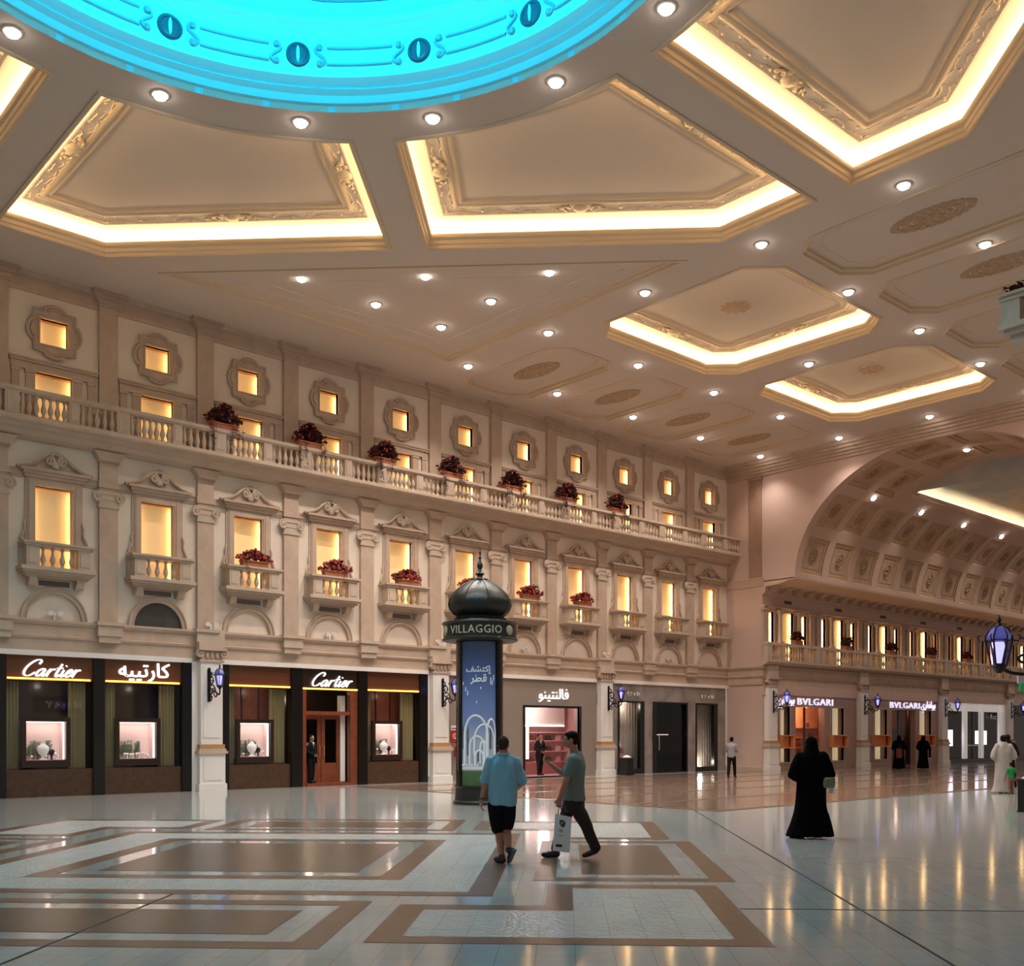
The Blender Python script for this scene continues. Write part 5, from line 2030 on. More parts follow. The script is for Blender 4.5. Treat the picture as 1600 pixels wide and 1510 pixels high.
pr = MB()


def karch(u0, u1, z0, zs, zt, r=.022):
    n = 10
    pts = [KP(u0, z0)]
    m_ = (u0 + u1) / 2
    for i in range(n + 1):
        t_ = i / n
        pts.append(KP(u0 + (m_ - u0) * (1 - cos(t_ * pi / 2)), zs + (zt - zs) * sin(t_ * pi / 2)))
    for i in range(n + 1):
        t_ = 1 - i / n
        pts.append(KP(u1 + (m_ - u1) * (1 - cos(t_ * pi / 2)), zs + (zt - zs) * sin(t_ * pi / 2)))
    pts.append(KP(u1, z0))
    pr.tube(pts, r, 5, flat=.5)


karch(-.36, .22, .95, 1.65, 2.16, .03)
karch(-.22, .14, .95, 1.40, 1.66, .024)
karch(-.10, .40, 1.2, 1.55, 1.95, .022)
karch(.20, .44, .95, 1.7, 2.08, .03)
karch(-.08, .12, .95, 1.15, 1.32, .024)
karch(.04, .2, 1.0, 1.35, 1.55, .02)
for u in (-.42, -.30, -.16, -.02, .12, .26, .40):
    pr.ball(KP(u, .96), (.03, .03, .03), 6, 4)
for z in (.87, .91):
    pr.tube([KP(-.44 + .88 * i / 16, z) for i in range(17)], .016, 4)
for u, z, h in ((.30, 2.92, .16), (.38, 3.0, .14), (-.34, 2.75, .10), (-.42, 2.9, .08), (-.28, 2.65, .12), (.05, 2.8, .05), (-.05, 2.45, .06), (.34, 2.9, .1)):
    pr.tube([KP(u, z), KP(u + .012, z + h)], .014, 4)
pr.build('printed_arches', M['print'], kt)
pd = MB()
for u, z, w_, h_ in ((-.42, 1.35, .05, .5), (-.27, 1.2, .05, .6), (.02, 1.05, .09, .2), (.30, 1.35, .05, .5), (-.47, 1.2, .04, .35)):
    pd.add([KP(u - w_ / 2, z, .002), KP(u + w_ / 2, z, .002), KP(u + w_ / 2, z + h_, .002), KP(u, z + h_ * 1.25, .002), KP(u - w_ / 2, z + h_, .002)], [(0, 1, 2, 3, 4)])
M['printdark'] = mat('poster_dark_print', '4a5560', .5)
pd.build('printed_openings', M['printdark'], kt, smooth=False)


def ktext(body, w, z, m, R, ac=-90, name='lettering', height=None, bold=0.0):
    me = text_mesh(body, 1.0, .004, bold)
    xs = [v.co.x for v in me.vertices]
    ys = [v.co.y for v in me.vertices]
    k = w / (max(xs) - min(xs))
    kz = k if height is None else height / (max(ys) - min(ys))
    xm = (max(xs) + min(xs)) / 2
    for v in me.vertices:
        u = (v.co.x - xm) * k
        a = radians(ac) + u / R
        r = R + .012 + v.co.z
        v.co = (r * cos(a), r * sin(a), z + v.co.y * kz)
    me.materials.clear()
    me.materials.append(m)
    me.name = name
    o = bpy.data.objects.new(name, me)
    COL.objects.link(o)
    o.parent = kt


ktext('\uFED2\uFEB8\uFE98\uFEDB\uFE87', .62, 3.22, M['print'], RP, name='printed_heading', bold=.02)
ktext('\uFEAE\uFEC4\uFED7', .40, 2.98, M['print'], RP, name='printed_heading', bold=.02)
RB = .90
MB().lathe([(.60, 3.98), (.86, 3.98), (.93, 4.0), (.94, 4.03), (RB, 4.06), (RB, 4.38), (.94, 4.41), (.93, 4.44), (.78, 4.46), (.66, 4.48)], 48).build('sign_band', M['kgreen'], kt)
ktext('VILLAGGIO', 1.34, 4.13, M['kletter'], RB, -94, height=.19)
dm = []
for ac in (-94, 26, 146):
    dm += [ac + 60]
for a in dm:
    ar = radians(a)
    R_ = Matrix.Rotation(ar, 3, 'Z')
    MB().ball((RB * cos(ar), RB * sin(ar), 4.22), (.035, .125, .125), 20, 8, R_).build('round_disc', M['kdisc'], kt)
MB().lathe([(.66, 4.46), (.64, 4.50), (.66, 4.54), (.60, 4.58), (.58, 4.62)], 40).build('neck', M['kgreen'], kt)
dp = [(.56, 4.60), (.66, 4.66), (.75, 4.76), (.79, 4.88), (.77, 5.0), (.69, 5.14), (.55, 5.28), (.38, 5.40), (.22, 5.48), (.18, 5.50)]
MB().lathe(dp, 48).build('onion_dome', M['kdome'], kt)
rb = MB()
for k in range(8):
    a = radians(45 * k + 20)
    rb.tube([(r * cos(a), r * sin(a), z) for r, z in dp], .022, 6)
rb.build('dome_ribs', M['kgreen'], kt)
MB().lathe([(.20, 5.49), (.21, 5.52), (.18, 5.54), (.08, 5.56), (.06, 5.60), (.12, 5.66), (.06, 5.72), (.04, 5.76), (.075, 5.84), (.06, 5.92), (.025, 5.98), (.025, 6.04), (.05, 6.07), (.02, 6.10), (.02, 6.16), (.032, 6.19), (.012, 6.23), (.0, 6.30)], 16).build('finial', M['kgreen'], kt)

# ------------------------------------------------------------------ litter bins
def bin_(x, y, label, rz=0):
    t = thing('litter_bin', label, 'litter bin', (x, y, 0), rz)
    b = MB()
    b.box(-.21, .21, -.21, .21, .03, .70)
    b.box(-.22, .22, -.22, .22, 0, .04)
    b.box(-.225, .225, -.225, .225, .68, .72)
    b.build('body', M['black'], t, smooth=False)
    MB().lathe([(.19, .72), (.20, .75), (.17, .76), (.12, .80), (.05, .83), (0, .84)], 20).build('sand_tray', M['cloth_white'], t)
    MB().box(-.1, .1, -.235, -.21, .5, .62).build('flap', M['iron'], t, smooth=False)
    return t


bin_(32.25, 28.7, 'black square litter bin standing beside the pilaster of the corner shop')
bin_(23.68, 9.24, 'black square litter bin cut by the right edge, in front of the child')

# ------------------------------------------------------------------ corner tower at the right edge (only its balcony, lantern and sign reach into view)
TX, TY = 19.3, 6.3
tw_ = MB().box(TX, TX + 1.7, TY - 2, TY, 0, 12.4)
tag(tw_.build('wall_right', M['wall'], smooth=False), 'pale tower wall just beyond the right edge carrying the near balcony', 'wall', kind='structure')
tb = thing('balcony', 'pale stone balcony corner with dark plants jutting in at the upper right edge', 'balcony', (18.27, 7.67, 0))
b = MB()
for z0, z1, o_ in ((8.50, 8.62, -.14), (8.62, 8.71, -.06), (8.71, 8.80, .02)):
    b.box(-o_, 2.7, -3.3, o_, z0, z1)
b.build('slab', M['stone2'], tb, smooth=False)
r = MB()
r.prism([[(0, -3.3), (.24, -3.3), (.24, -.24), (2.7, -.24), (2.7, 0), (0, 0)]], 9.20, 9.27, plane='xy')
r.prism([[(-.04, -3.3), (.28, -3.3), (.28, -.28), (2.7, -.28), (2.7, .04), (-.04, .04)]], 9.271, 9.32, plane='xy')
r.build('hand_rail', M['stone2'], tb, smooth=False)
for y0, y1, x0, x1 in ((-.34, -.02, .02, .22), (-2.2, -1.9, .02, .22), (-.22, -.02, 1.6, 1.9)):
    MB().box(x0, x1, y0, y1, 8.80, 9.20).build('pedestal', M['stone2'], tb, smooth=False)
me_ = baluster_mesh(.40, 1.1)
for k in range(6):
    put(me_, 'baluster', tb, (.12, -.52 - .24 * k, 8.80))
for k in range(5):
    put(me_, 'baluster', tb, (.42 + .25 * k, -.12, 8.80))
rnd = random.Random(5)
pl = MB()
for k in range(160):
    y = -rnd.uniform(.05, 1.6)
    z = .02 + rnd.uniform(0, .12)
    s = rnd.uniform(.03, .06)
    R = Matrix.Rotation(rnd.uniform(0, 6.3), 3, 'Z') @ Matrix.Rotation(rnd.uniform(-1, 1), 3, 'X')
    vs = [R @ Vector(p) for p in ((-s * 1.5, 0, 0), (0, -s * .6, 0), (s * 1.5, 0, 0), (0, s * .6, 0))]
    pl.add([(.12 + rnd.uniform(-.08, .08) + v.x, y + v.y, z + .03 + v.z) for v in vs], [(0, 1, 2, 3)])
for k in range(8):
    y = -.15 - .2 * k
    pl.tube([(.12, y, 0), (.12 + rnd.uniform(-.05, .05), y, .1)], .01, 4)
o = pl.build('trailing_plant', M['leaf'], None, (18.27, 7.67, 9.32), smooth=False)
tag(o, 'low dark plants lying along the rail of the near balcony at the upper right', 'plant')
# near lantern on its curled arm
nl = thing('wall_lantern', 'large near violet lantern on a curled iron arm at the right edge of the photo', 'wall lantern', (17.32, 7.27, 0))
lantern_body(nl, (0, 0, 3.10), 1.28)
ab = MB()
ex, ey = TX - 17.32, 6.3 - .4 - 7.27
for pts, r in (([(0, 2.82), (.1, 2.72), (.28, 2.72), (.48, 2.86), (.72, 3.02), (.85, 2.90), (.95, 2.86), (1.0, 2.88)], .03), ([(.2, 2.9), (.3, 2.98), (.24, 3.05), (.14, 2.98), (.2, 2.88), (.42, 2.86)], .024), ([(.5, 2.9), (.62, 2.78), (.72, 2.86), (.66, 2.96), (.58, 2.92)], .022), ([(.7, 3.0), (.82, 3.14), (1.0, 3.16)], .026)):
    ab.tube(spline([(ex * q, ey * q, z) for q, z in pts], 6), r, 7)
ab.build('curled_arm', M['iron'], nl)
MB().box(ex - .06, ex + .0, ey - .08, ey + .08, 2.6, 3.4).build('wall_plate', M['iron'], nl, smooth=False)
point('lantern_lamp', (17.32, 7.27, 3.1), 5.0, (.62, .62, 1.0), .08)
# hanging exit sign
M['exitg'] = mat('exit_green', '14683c', .4, emit=(20, 130, 70), estr=.5)
es = thing('exit_sign', 'green running-man exit sign with pale top panel at the right edge', 'exit sign', (17.76, 7.15, 2.43), radians(-42))
MB().box(0, .62, -.02, .02, .13, .27).build('pale_panel', M['white'], es, smooth=False)
MB().box(.03, .62, -.03, .03, .0, .125).build('green_panel', M['exitg'], es, smooth=False)
mn = MB()
mn.ball((-.08 + .26, -.035, .105), .012, 6, 4)
for a, b_ in (((-.085, .095), (-.11, .055)), ((-.085, .09), (-.06, .07)), ((-.09, .088), (-.125, .08)), ((-.11, .055), (-.09, .035)), ((-.09, .035), (-.10, .015)), ((-.11, .055), (-.14, .04)), ((-.14, .04), (-.165, .04))):
    mn.tube([(a[0] + .26, -.034, a[1]), (b_[0] + .26, -.034, b_[1])], .007, 5)
mn.box(.24, .30, -.034, -.03, .02, .11)
mn.build('running_man', M['white'], es)
MB().tube([(.55, 0, .22), (1.72, .42, .22)], .015, 6).build('bracket', M['iron'], es)

# lit sign of the shop opposite, behind the camera, mirrored in the brown shop window
bs_ = thing('shop_sign', 'lit white sign across the hall, seen only mirrored in the brown shop window', 'sign', (0, -6.5, 0), pi)
bs_.location = (22.8, -6.5, 0)
MB().fb(-2.6, 2.6, -.1, -.02, 3.0, 4.0).build('fascia_board', M['black'], bs_, smooth=False)
text('BURBERRY', -1.95, 1.95, 3.30, M['text'], bs_, .01, .03, .01, height=.42)
# ------------------------------------------------------------------ people
M['skin'] = mat('skin_tan', 'a87860', .5)
M['skind'] = mat('skin_brown', '7a4f3c', .5)
M['hair'] = mat('hair_dark', '17110e', .75, spec=.12)
M['hairshort'] = mat('hair_cropped', '3d322c', .85, spec=.12)
M['shirtblue'] = mat('shirt_light_blue', '7fb0c4', .8, var=.05, vscale=6, bump=.1, bscale=14)
M['teegreen'] = mat('tshirt_grey_green', '6b766f', .85, var=.06, vscale=6, bump=.1, bscale=14)
M['dkshorts'] = mat('shorts_black', '131117', .9, spec=.15)
M['trousers'] = mat('trousers_dark_brown', '231a1a', .8, bump=.1, bscale=14)
M['abaya'] = mat('abaya_black', '030304', .95, spec=.08)
M['suit'] = mat('suit_black', '0c0c10', .85, spec=.2)
M['shoe'] = mat('shoe_black', '14141a', .45)
M['sole'] = mat('shoe_sole_grey', '55586a', .6)
M['thobe'] = mat('thobe_white', 'aca29a', .8)
M['pinktop'] = mat('top_coral', 'c98a7c', .8)
M['greentop'] = mat('top_green', '1f8a44', .8)
M['greytop'] = mat('top_grey', '8d8a8c', .8)
M['lip'] = mat('lips', '7a4a40', .5)
M['eye'] = mat('eye_dark', '120d0b', .3)
M['bagw'] = mat('paper_bag_white', 'dcdedb', .6)
M['bagmark'] = mat('bag_print_green', '2b4a42', .6)
M['bagtxt'] = mat('bag_print_grey', '8b9092', .6)
M['watchm'] = mat('watch_black', '1b1a20', .4)
M['bagolive'] = mat('bag_olive', '5f6a4a', .6)
M['bottle'] = glass_mat('clear_bottle', (.93, .96, .97, 1))


def blob(mb, p0, r0, p1, r1, n=12):
    """tapered capsule."""
    p0, p1 = Vector(p0), Vector(p1)
    d = p1 - p0
    L = d.length
    if L < 1e-5:
        mb.ball(p0, r0, n, 8)
        return
    d.normalize()
    pts, rs = [], []
    for k in range(1, 5):
        a = pi / 2 * k / 4
        pts.append(p0 - d * r0 * cos(a))
        rs.append(max(.001, r0 * sin(a)))
    for k in range(3, 0, -1):
        a = pi / 2 * k / 4
        if k == 3: pts.append(p1); rs.append(r1)
        pts.append(p1 + d * r1 * cos(a)); rs.append(r1 * sin(a))
    pts = [p0 - d * r0 * .999] + pts + [p1 + d * r1 * .999]
    rs = [.001] + rs + [.001]
    mb.tube(pts, rs, n)


def chain(mb, pts, rs):
    for i in range(len(pts) - 1):
        blob(mb, pts[i], rs[i], pts[i + 1], rs[i + 1])


def loft(mb, secs, n=20, yaw=0.0):
    """closed body of elliptical sections (cx, cy, z, half width, half depth)."""
    vs, fs = [], []
    c_, s_ = cos(yaw), sin(yaw)
    for cx, cy, z, a, b in secs:
        for i in range(n):
            t_ = 2 * pi * i / n
            x, y = a * cos(t_), b * sin(t_)
            vs.append((cx + x * c_ - y * s_, cy + x * s_ + y * c_, z))
    m = len(secs)
    for j in range(m - 1):
        for i in range(n):
            i2 = (i + 1) % n
            fs.append((j * n + i, j * n + i2, (j + 1) * n + i2, (j + 1) * n + i))
    fs.append(tuple(range(n))[::-1])
    fs.append(tuple(range((m - 1) * n, m * n)))
    mb.add(vs, fs)


def fuse(mb, name, m, parent, voxel=.010, smooth=4, folds=0.0, seed=0, loc=(0, 0, 0), rotz=0):
    me = bpy.data.meshes.new(name)
    me.from_pydata([tuple(v) for v in mb.v], [], mb.f)
    o = bpy.data.objects.new(name, me)
    TMP.collection.objects.link(o)
    r = o.modifiers.new('r', 'REMESH')
    r.mode = 'VOXEL'
    r.voxel_size = voxel
    s = o.modifiers.new('s', 'SMOOTH')
    s.factor = .5
    s.iterations = smooth
    me2 = evaluated(o)
    bpy.data.objects.remove(o)
    bpy.data.meshes.remove(me)
    me2.name = name
    me2.materials.clear()
    me2.materials.append(m)
    if folds:
        from mathutils import noise
        for v in me2.vertices:
            p = v.co
            q = noise.noise(Vector((p.x * 7 + seed, p.y * 7, p.z * 2.6))) + .5 * noise.noise(Vector((p.x * 16, p.y * 16 + seed, p.z * 6)))
            v.co = p + v.normal * folds * q
    me2.polygons.foreach_set('use_smooth', [True] * len(me2.polygons))
    o2 = bpy.data.objects.new(name, me2)
    COL.objects.link(o2)
    o2.parent = parent
    o2.location = loc
    return o2


def RZ(a): return Matrix.Rotation(a, 3, 'Z')


def head_into(mb, c, yaw, s=1.0, male=True):
    """head centred at c facing +Y turned by yaw; about .22 m high."""
    R = RZ(yaw)
    c = Vector(c)

    def P(x, y, z): return c + R @ Vector((x * s, y * s, z * s))

    def B(x, y, z, rx, ry, rz): mb.ball(P(x, y, z), (rx * s, ry * s, rz * s), 16, 10, R)
    B(0, -.008, .028, .076, .096, .088)          # cranium
    B(0, .030, -.030, .060, .062, .078)          # face
    B(0, .045, -.080, .042, .042, .034)          # jaw / chin
    B(0, .078, .018, .050, .018, .016)           # brow
    blob(mb, P(0, .088, .010), .010 * s, P(0, .106, -.030), .015 * s, 8)
    B(-.013, .094, -.034, .009, .010, .008)
    B(.013, .094, -.034, .009, .010, .008)
    B(0, .086, -.060, .024, .012, .006)
    B(0, .084, -.069, .022, .012, .007)
    for sg in (-1, 1):
        B(sg * .040, .066, -.020, .020, .020, .016)
        B(sg * .076, -.004, -.010, .010, .020, .033)


def eyes(parent, c, yaw, s=1.0):
    R = RZ(yaw)
    for sg in (-1, 1):
        p = Vector(c) + R @ Vector((sg * .031 * s, .083 * s, .004 * s))
        MB().ball(p, (.011 * s, .007 * s, .007 * s), 10, 6, R).build('eye', M['eye'], parent)
    p = Vector(c) + R @ Vector((0, .0965 * s, -.065 * s))
    MB().ball(p, (.020 * s, .004 * s, .0035 * s), 10, 6, R).build('lips', M['lip'], parent)


def hand_into(mb, w, d, side, palm_n, s=1.0, curl=.35):
    """hand at wrist w, pointing along d; palm faces palm_n; thumb leaves on `side` direction."""
    w, d, n, t = Vector(w), Vector(d).normalized(), Vector(palm_n).normalized(), None
    t = Vector(side) - d * Vector(side).dot(d)
    t.normalize()
    n = d.cross(t).normalized() * (1 if d.cross(t).dot(n) > 0 else -1)
    k = .088 * s
    for u in (-.030, -.010, .012, .032):
        blob(mb, w + t * u * .6 * s, .017 * s, w + d * k + t * u * s, .0135 * s, 8)
    for u, L in ((.034, .068), (.012, .076), (-.011, .072), (-.032, .056)):
        a = w + d * k + t * u * s
        L *= s
        c1, c2, c3 = curl * .7, curl * 1.9, curl * 3.0
        b = a + (d * cos(c1) + n * sin(c1)) * L * .45
        c = b + (d * cos(c2) + n * sin(c2)) * L * .32
        e = c + (d * cos(c3) + n * sin(c3)) * L * .25
        chain(mb, [a, b, c, e], [.0098 * s, .0088 * s, .008 * s, .007 * s])
    a = w + d * .025 * s + t * .028 * s
    b = a + (d * .75 + t * .75 + n * .25) * .036 * s
    c = b + (d * .95 + t * .25 + n * .35) * .034 * s
    chain(mb, [a, b, c], [.014 * s, .0115 * s, .009 * s])


def foot_shoe(mb, ankle, heel, toe, s=1.0):
    heel, toe, ankle = Vector(heel), Vector(toe), Vector(ankle)
    d = toe - heel
    blob(mb, heel + d * .12, .040 * s, heel + d * .45, .044 * s)
    blob(mb, heel + d * .45, .044 * s, heel + d * .86, .036 * s)
    blob(mb, heel + d * .60 + Vector((0, 0, -.004)), .040 * s, heel + d * .80, .040 * s)
    blob(mb, heel + d * .16, .042 * s, ankle, .046 * s)
    blob(mb, heel + d * .16 + (ankle - heel - d * .16) * .45, .045 * s, heel + d * .62 + Vector((0, 0, .012 * s)), .036 * s)


HX = radians(-42)      # figures are modelled with x to the photo's right and y away from the camera


# ---- man in the light blue shirt (seen from behind, mid-stride)
p1 = thing('person', 'man in light blue short-sleeved shirt and black shorts walking away, seen from behind', 'person', (9.10, 10.30, 0), HX)
hd = (.015, .05, 1.575)
b = MB()
head_into(b, hd, radians(-14), .96)
blob(b, (.012, .03, 1.50), .062, (.005, .0, 1.40), .072)
loft(b, [(.0, .0, .70, .13, .11), (.0, .0, .80, .17, .13), (.01, .01, .95, .165, .135), (.01, .01, 1.15, .165, .125), (.01, .0, 1.30, .155, .10), (.01, .0, 1.37, .12, .075), (.01, .0, 1.43, .07, .06)], yaw=radians(6))
Ls, Le, Lw = Vector((-.175, .0, 1.345)), Vector((-.225, -.03, 1.06)), Vector((-.272, .0, .845))
Rs, Re, Rw = Vector((.195, .03, 1.34)), Vector((.255, .05, 1.06)), Vector((.20, .27, .98))
chain(b, [Ls + Vector((.01, 0, -.01)), Le, Lw], [.050, .046, .032])
chain(b, [Rs + Vector((-.01, 0, -.01)), Re, Rw], [.050, .044, .032])
hand_into(b, Lw, (-.10, .05, -1), (0, .8, .2), (.9, -.2, 0), 1.0, .42)
hand_into(b, Rw, (-.2, 1, .15), (-.6, 0, .8), (-.6, 0, -.3), 1.0, .35)
Lh, Lk, La = Vector((-.085, .0, .76)), Vector((-.045, .10, .435)), Vector((-.005, .0, .095))
Rh, Rk, Ra = Vector((.085, .0, .76)), Vector((.055, .10, .445)), Vector((.085, -.10, .19))
for H, K, A_ in ((Lh, Lk, La), (Rh, Rk, Ra)):
    chain(b, [H, K], [.095, .062])
    blob(b, K, .060, K.lerp(A_, .35) + Vector((0, -.02, 0)), .060)
    blob(b, K.lerp(A_, .35) + Vector((0, -.02, 0)), .060, A_, .038)
fuse(b, 'body', M['skin'], p1, .0065, 4)
eyes(p1, hd, radians(-14), .96)
h = MB()
R_ = RZ(radians(-14))
h.ball(Vector(hd) + R_ @ Vector((0, -.016, .032)), (.078, .096, .088), 18, 12, R_)
h.ball(Vector(hd) + R_ @ Vector((0, -.050, -.035)), (.062, .050, .048), 14, 8, R_)
fuse(h, 'cropped_hair', M['hairshort'], p1, .008, 2)
s_ = MB()
loft(s_, [(.015, .0, .775, .185, .15), (.012, .0, .80, .188, .155), (.01, .01, .95, .192, .165), (.01, .015, 1.10, .200, .16), (.01, .01, 1.24, .192, .145), (.01, .005, 1.33, .172, .118), (.01, .0, 1.395, .13, .092), (.012, .0, 1.445, .074, .07), (.012, .0, 1.468, .070, .068)], yaw=radians(6))
chain(s_, [Ls + Vector((.02, 0, .005)), Ls.lerp(Le, .55) + Vector((-.006, 0, 0)), Ls.lerp(Le, .82) + Vector((-.012, 0, 0))], [.074, .070, .072])
blob(s_, (-.055, 0, 1.415), .050, Ls + Vector((.015, 0, -.008)), .070)
blob(s_, (.075, 0, 1.415), .050, Rs + Vector((-.015, 0, -.008)), .070)
chain(s_, [Rs + Vector((-.02, 0, .005)), Rs.lerp(Re, .55) + Vector((.012, 0, 0)), Rs.lerp(Re, .86) + Vector((.012, 0, 0))], [.074, .068, .070])
s_.ball((.09, -.01, .775), (.095, .12, .05), 14, 8)
fuse(s_, 'shirt', M['shirtblue'], p1, .009, 3, .018, 3)
cl = MB().tube([(.012 + .073 * cos(2 * pi * i / 24), .0 + .070 * sin(2 * pi * i / 24), 1.462 + .012 * sin(2 * pi * i / 24)) for i in range(24)], .013, 6, closed=True)
cl.build('shirt_collar', M['shirtblue'], p1)
q = MB()
loft(q, [(.0, .0, .70, .172, .140), (.0, .0, .82, .172, .138), (.0, .0, .86, .165, .13)])
chain(q, [Lh + Vector((-.005, 0, 0)), Lh.lerp(Lk, .5) + Vector((-.005, -.01, 0)), Lk + Vector((-.01, -.015, .03))], [.106, .106, .098])
chain(q, [Rh, Rh.lerp(Rk, .5) + Vector((.005, -.01, 0)), Rk + Vector((.01, -.015, .06))], [.106, .104, .094])
fuse(q, 'shorts', M['dkshorts'], p1, .010, 3, .006, 5)
sh = MB()
foot_shoe(sh, La, (.03, -.07, .045), (-.10, .10, .042), 1.0)
fuse(sh, 'shoe', M['shoe'], p1, .008, 3)
sh = MB()
foot_shoe(sh, Ra, (.155, -.17, .20), (.085, -.02, .045), 1.0)
fuse(sh, 'shoe', M['shoe'], p1, .008, 3)
so = MB()
A_, B_ = Vector((.165, -.205, .20)), Vector((.085, -.035, .010))
so.tube(spline([A_, A_.lerp(B_, .3) + Vector((.0, -.006, -.004)), A_.lerp(B_, .65) + Vector((0, -.006, -.006)), B_], 5), [.030, .036, .036, .034, .034, .032, .032, .032, .034, .036, .038, .038, .038, .036, .034, .026], 10, flat=.45)
so.build('shoe_sole', M['sole'], p1)
wt = MB().tube([Lw + Vector((.036 * cos(2 * pi * i / 16), .036 * sin(2 * pi * i / 16), .012)) for i in range(16)], .012, 6, closed=True)
wt.ball(Lw + Vector((-.036, -.012, .012)), (.010, .02, .02), 8, 6)
wt.build('wrist_watch', M['watchm'], p1)
bt = thing('water_bottle', 'clear plastic water bottle held by the man in the light blue shirt', 'bottle', p1.location, HX)
MB().lathe([(.028, .55), (.034, .56), (.034, .70), (.03, .73), (.013, .755), (.013, .775)], 16, (Lw.x - .015, Lw.y + .02, -.0)).build('body', M['bottle'], bt)
MB().lathe([(.015, .775), (.015, .79), (.0, .79)], 12, (Lw.x - .015, Lw.y + .02, 0)).build('cap', M['white'], bt)

# ---- man in the grey-green T-shirt (profile, walking to the left with a paper bag)
p2 = thing('person', 'young dark-haired man in grey-green T-shirt and dark trousers striding to the left with a bag', 'person', (10.16, 10.05, 0), HX)
HY2 = radians(78)
hd = (-.012, .0, 1.635)
b = MB()
head_into(b, hd, HY2, 1.02)
blob(b, (.012, .0, 1.56), .055, (.045, .0, 1.45), .060)
YW = radians(78)
loft(b, [(.03, .0, .78, .125, .10), (.035, .0, .88, .145, .112), (.035, .0, 1.05, .155, .12), (.05, .0, 1.25, .185, .125), (.055, .0, 1.36, .18, .105), (.05, .0, 1.43, .10, .075)], yaw=YW)
Ns, Ne, Nw = Vector((.0, -.19, 1.36)), Vector((-.095, -.215, 1.075)), Vector((-.175, -.20, .845))
Fs, Fe, Fw = Vector((.05, .18, 1.36)), Vector((-.10, .20, 1.15)), Vector((-.29, .16, 1.29))
chain(b, [Ns, Ne, Nw], [.058, .043, .030])
chain(b, [Fs, Fe, Fw], [.058, .042, .030])
hand_into(b, Nw, (-.12, .0, -1), (-.9, .1, 0), (.1, 1, 0), 1.0, .62)
hand_into(b, Fw, (-.8, -.2, .5), (-.2, -.8, .4), (.3, .3, .8), 1.0, .55)
Fh, Fk, Fa = Vector((-.02, .085, .75)), Vector((-.115, .10, .475)), Vector((-.215, .09, .10))
Bh, Bk, Ba = Vector((.055, -.075, .73)), Vector((.19, -.08, .47)), Vector((.315, -.06, .125))
for H, K, A_ in ((Fh, Fk, Fa), (Bh, Bk, Ba)):
    chain(b, [H, K, A_], [.070, .055, .040])
fuse(b, 'body', M['skin'], p2, .0065, 4)
eyes(p2, hd, HY2, 1.02)
R_ = RZ(HY2)
h = MB()
h.ball(Vector(hd) + R_ @ Vector((0, -.020, .046)), (.083, .100, .084), 18, 12, R_)
h.ball(Vector(hd) + R_ @ Vector((0, -.060, -.012)), (.070, .048, .062), 16, 10, R_)
h.ball(Vector(hd) + R_ @ Vector((0, .050, .080)), (.056, .034, .026), 14, 8, R_)
for sg in (-1, 1):
    h.ball(Vector(hd) + R_ @ Vector((sg * .068, .018, .03)), (.014, .024, .036), 10, 6, R_)
fuse(h, 'hair', M['hair'], p2, .008, 2, .004, 2)
for sg in (-1, 1):
    MB().tube([Vector(hd) + R_ @ Vector((sg * (.016 + .03 * i / 5), .094 - .010 * (i / 5) ** 2, .024 + .004 * sin(pi * i / 5))) for i in range(6)], .0045, 5).build('eyebrow', M['hair'], p2)
s_ = MB()
loft(s_, [(.024, .0, .80, .200, .166), (.024, .0, .86, .196, .160), (.03, .0, 1.0, .174, .145), (.04, .0, 1.15, .185, .145), (.055, .0, 1.28, .205, .142), (.055, .0, 1.37, .195, .118), (.052, .0, 1.44, .12, .09), (.05, .0, 1.475, .072, .07)], yaw=YW)
chain(s_, [Ns + Vector((.01, .03, .015)), Ns + Vector((0, .0, .005)), Ns.lerp(Ne, .35), Ns.lerp(Ne, .62)], [.082, .080, .076, .074])
chain(s_, [Fs + Vector((.01, -.03, .015)), Fs + Vector((0, 0, .005)), Fs.lerp(Fe, .35), Fs.lerp(Fe, .68)], [.082, .080, .074, .072])
fuse(s_, 't_shirt', M['teegreen'], p2, .009, 3, .015, 9)
q = MB()
loft(q, [(.04, .0, .64, .14, .125), (.035, .0, .72, .170, .145), (.03, .0, .80, .172, .145), (.03, .0, .90, .166, .138)], yaw=YW)
for H, K, A_, o_ in ((Fh, Fk, Fa, .0), (Bh, Bk, Ba, .0)):
    chain(q, [H, H.lerp(K, .5), K, K.lerp(A_, .5), A_ + Vector((0, 0, .03))], [.106, .096, .084, .080, .076])
fuse(q, 'trousers', M['trousers'], p2, .010, 3, .016, 12)
sh = MB()
foot_shoe(sh, Fa, (-.165, .09, .045), (-.425, .06, .045), 1.0)
fuse(sh, 'shoe', M['shoe'], p2, .008, 3)
sh = MB()
foot_shoe(sh, Ba, (.355, -.06, .115), (.135, -.09, .042), .95)
fuse(sh, 'shoe', M['shoe'], p2, .008, 3)
# paper bag
pb_ = thing('paper_bag', 'white paper carrier bag with dark green shield print carried by the man in grey-green', 'paper bag', p2.location, HX)
mb = MB()
x0, x1, y0, y1, z0, z1 = -.25, -.035, -.27, -.17, .115, .635
mb.add([(x0 - .02, y0, z0 + .02), (x1 - .01, y0, z0 - .01), (x1 - .01, y1, z0 - .01), (x0 - .02, y1, z0 + .02), (x0 + .01, y0 + .03, z1), (x1 + .02, y0 + .03, z1 - .05), (x1 + .02, y1 - .03, z1 - .05), (x0 + .01, y1 - .03, z1)],
       [(0, 1, 2, 3), (0, 4, 5, 1), (1, 5, 6, 2), (2, 6, 7, 3), (3, 7, 4, 0)])
for v in range(4):
    pass
mb.build('bag_body', M['bagw'], pb_, smooth=False)


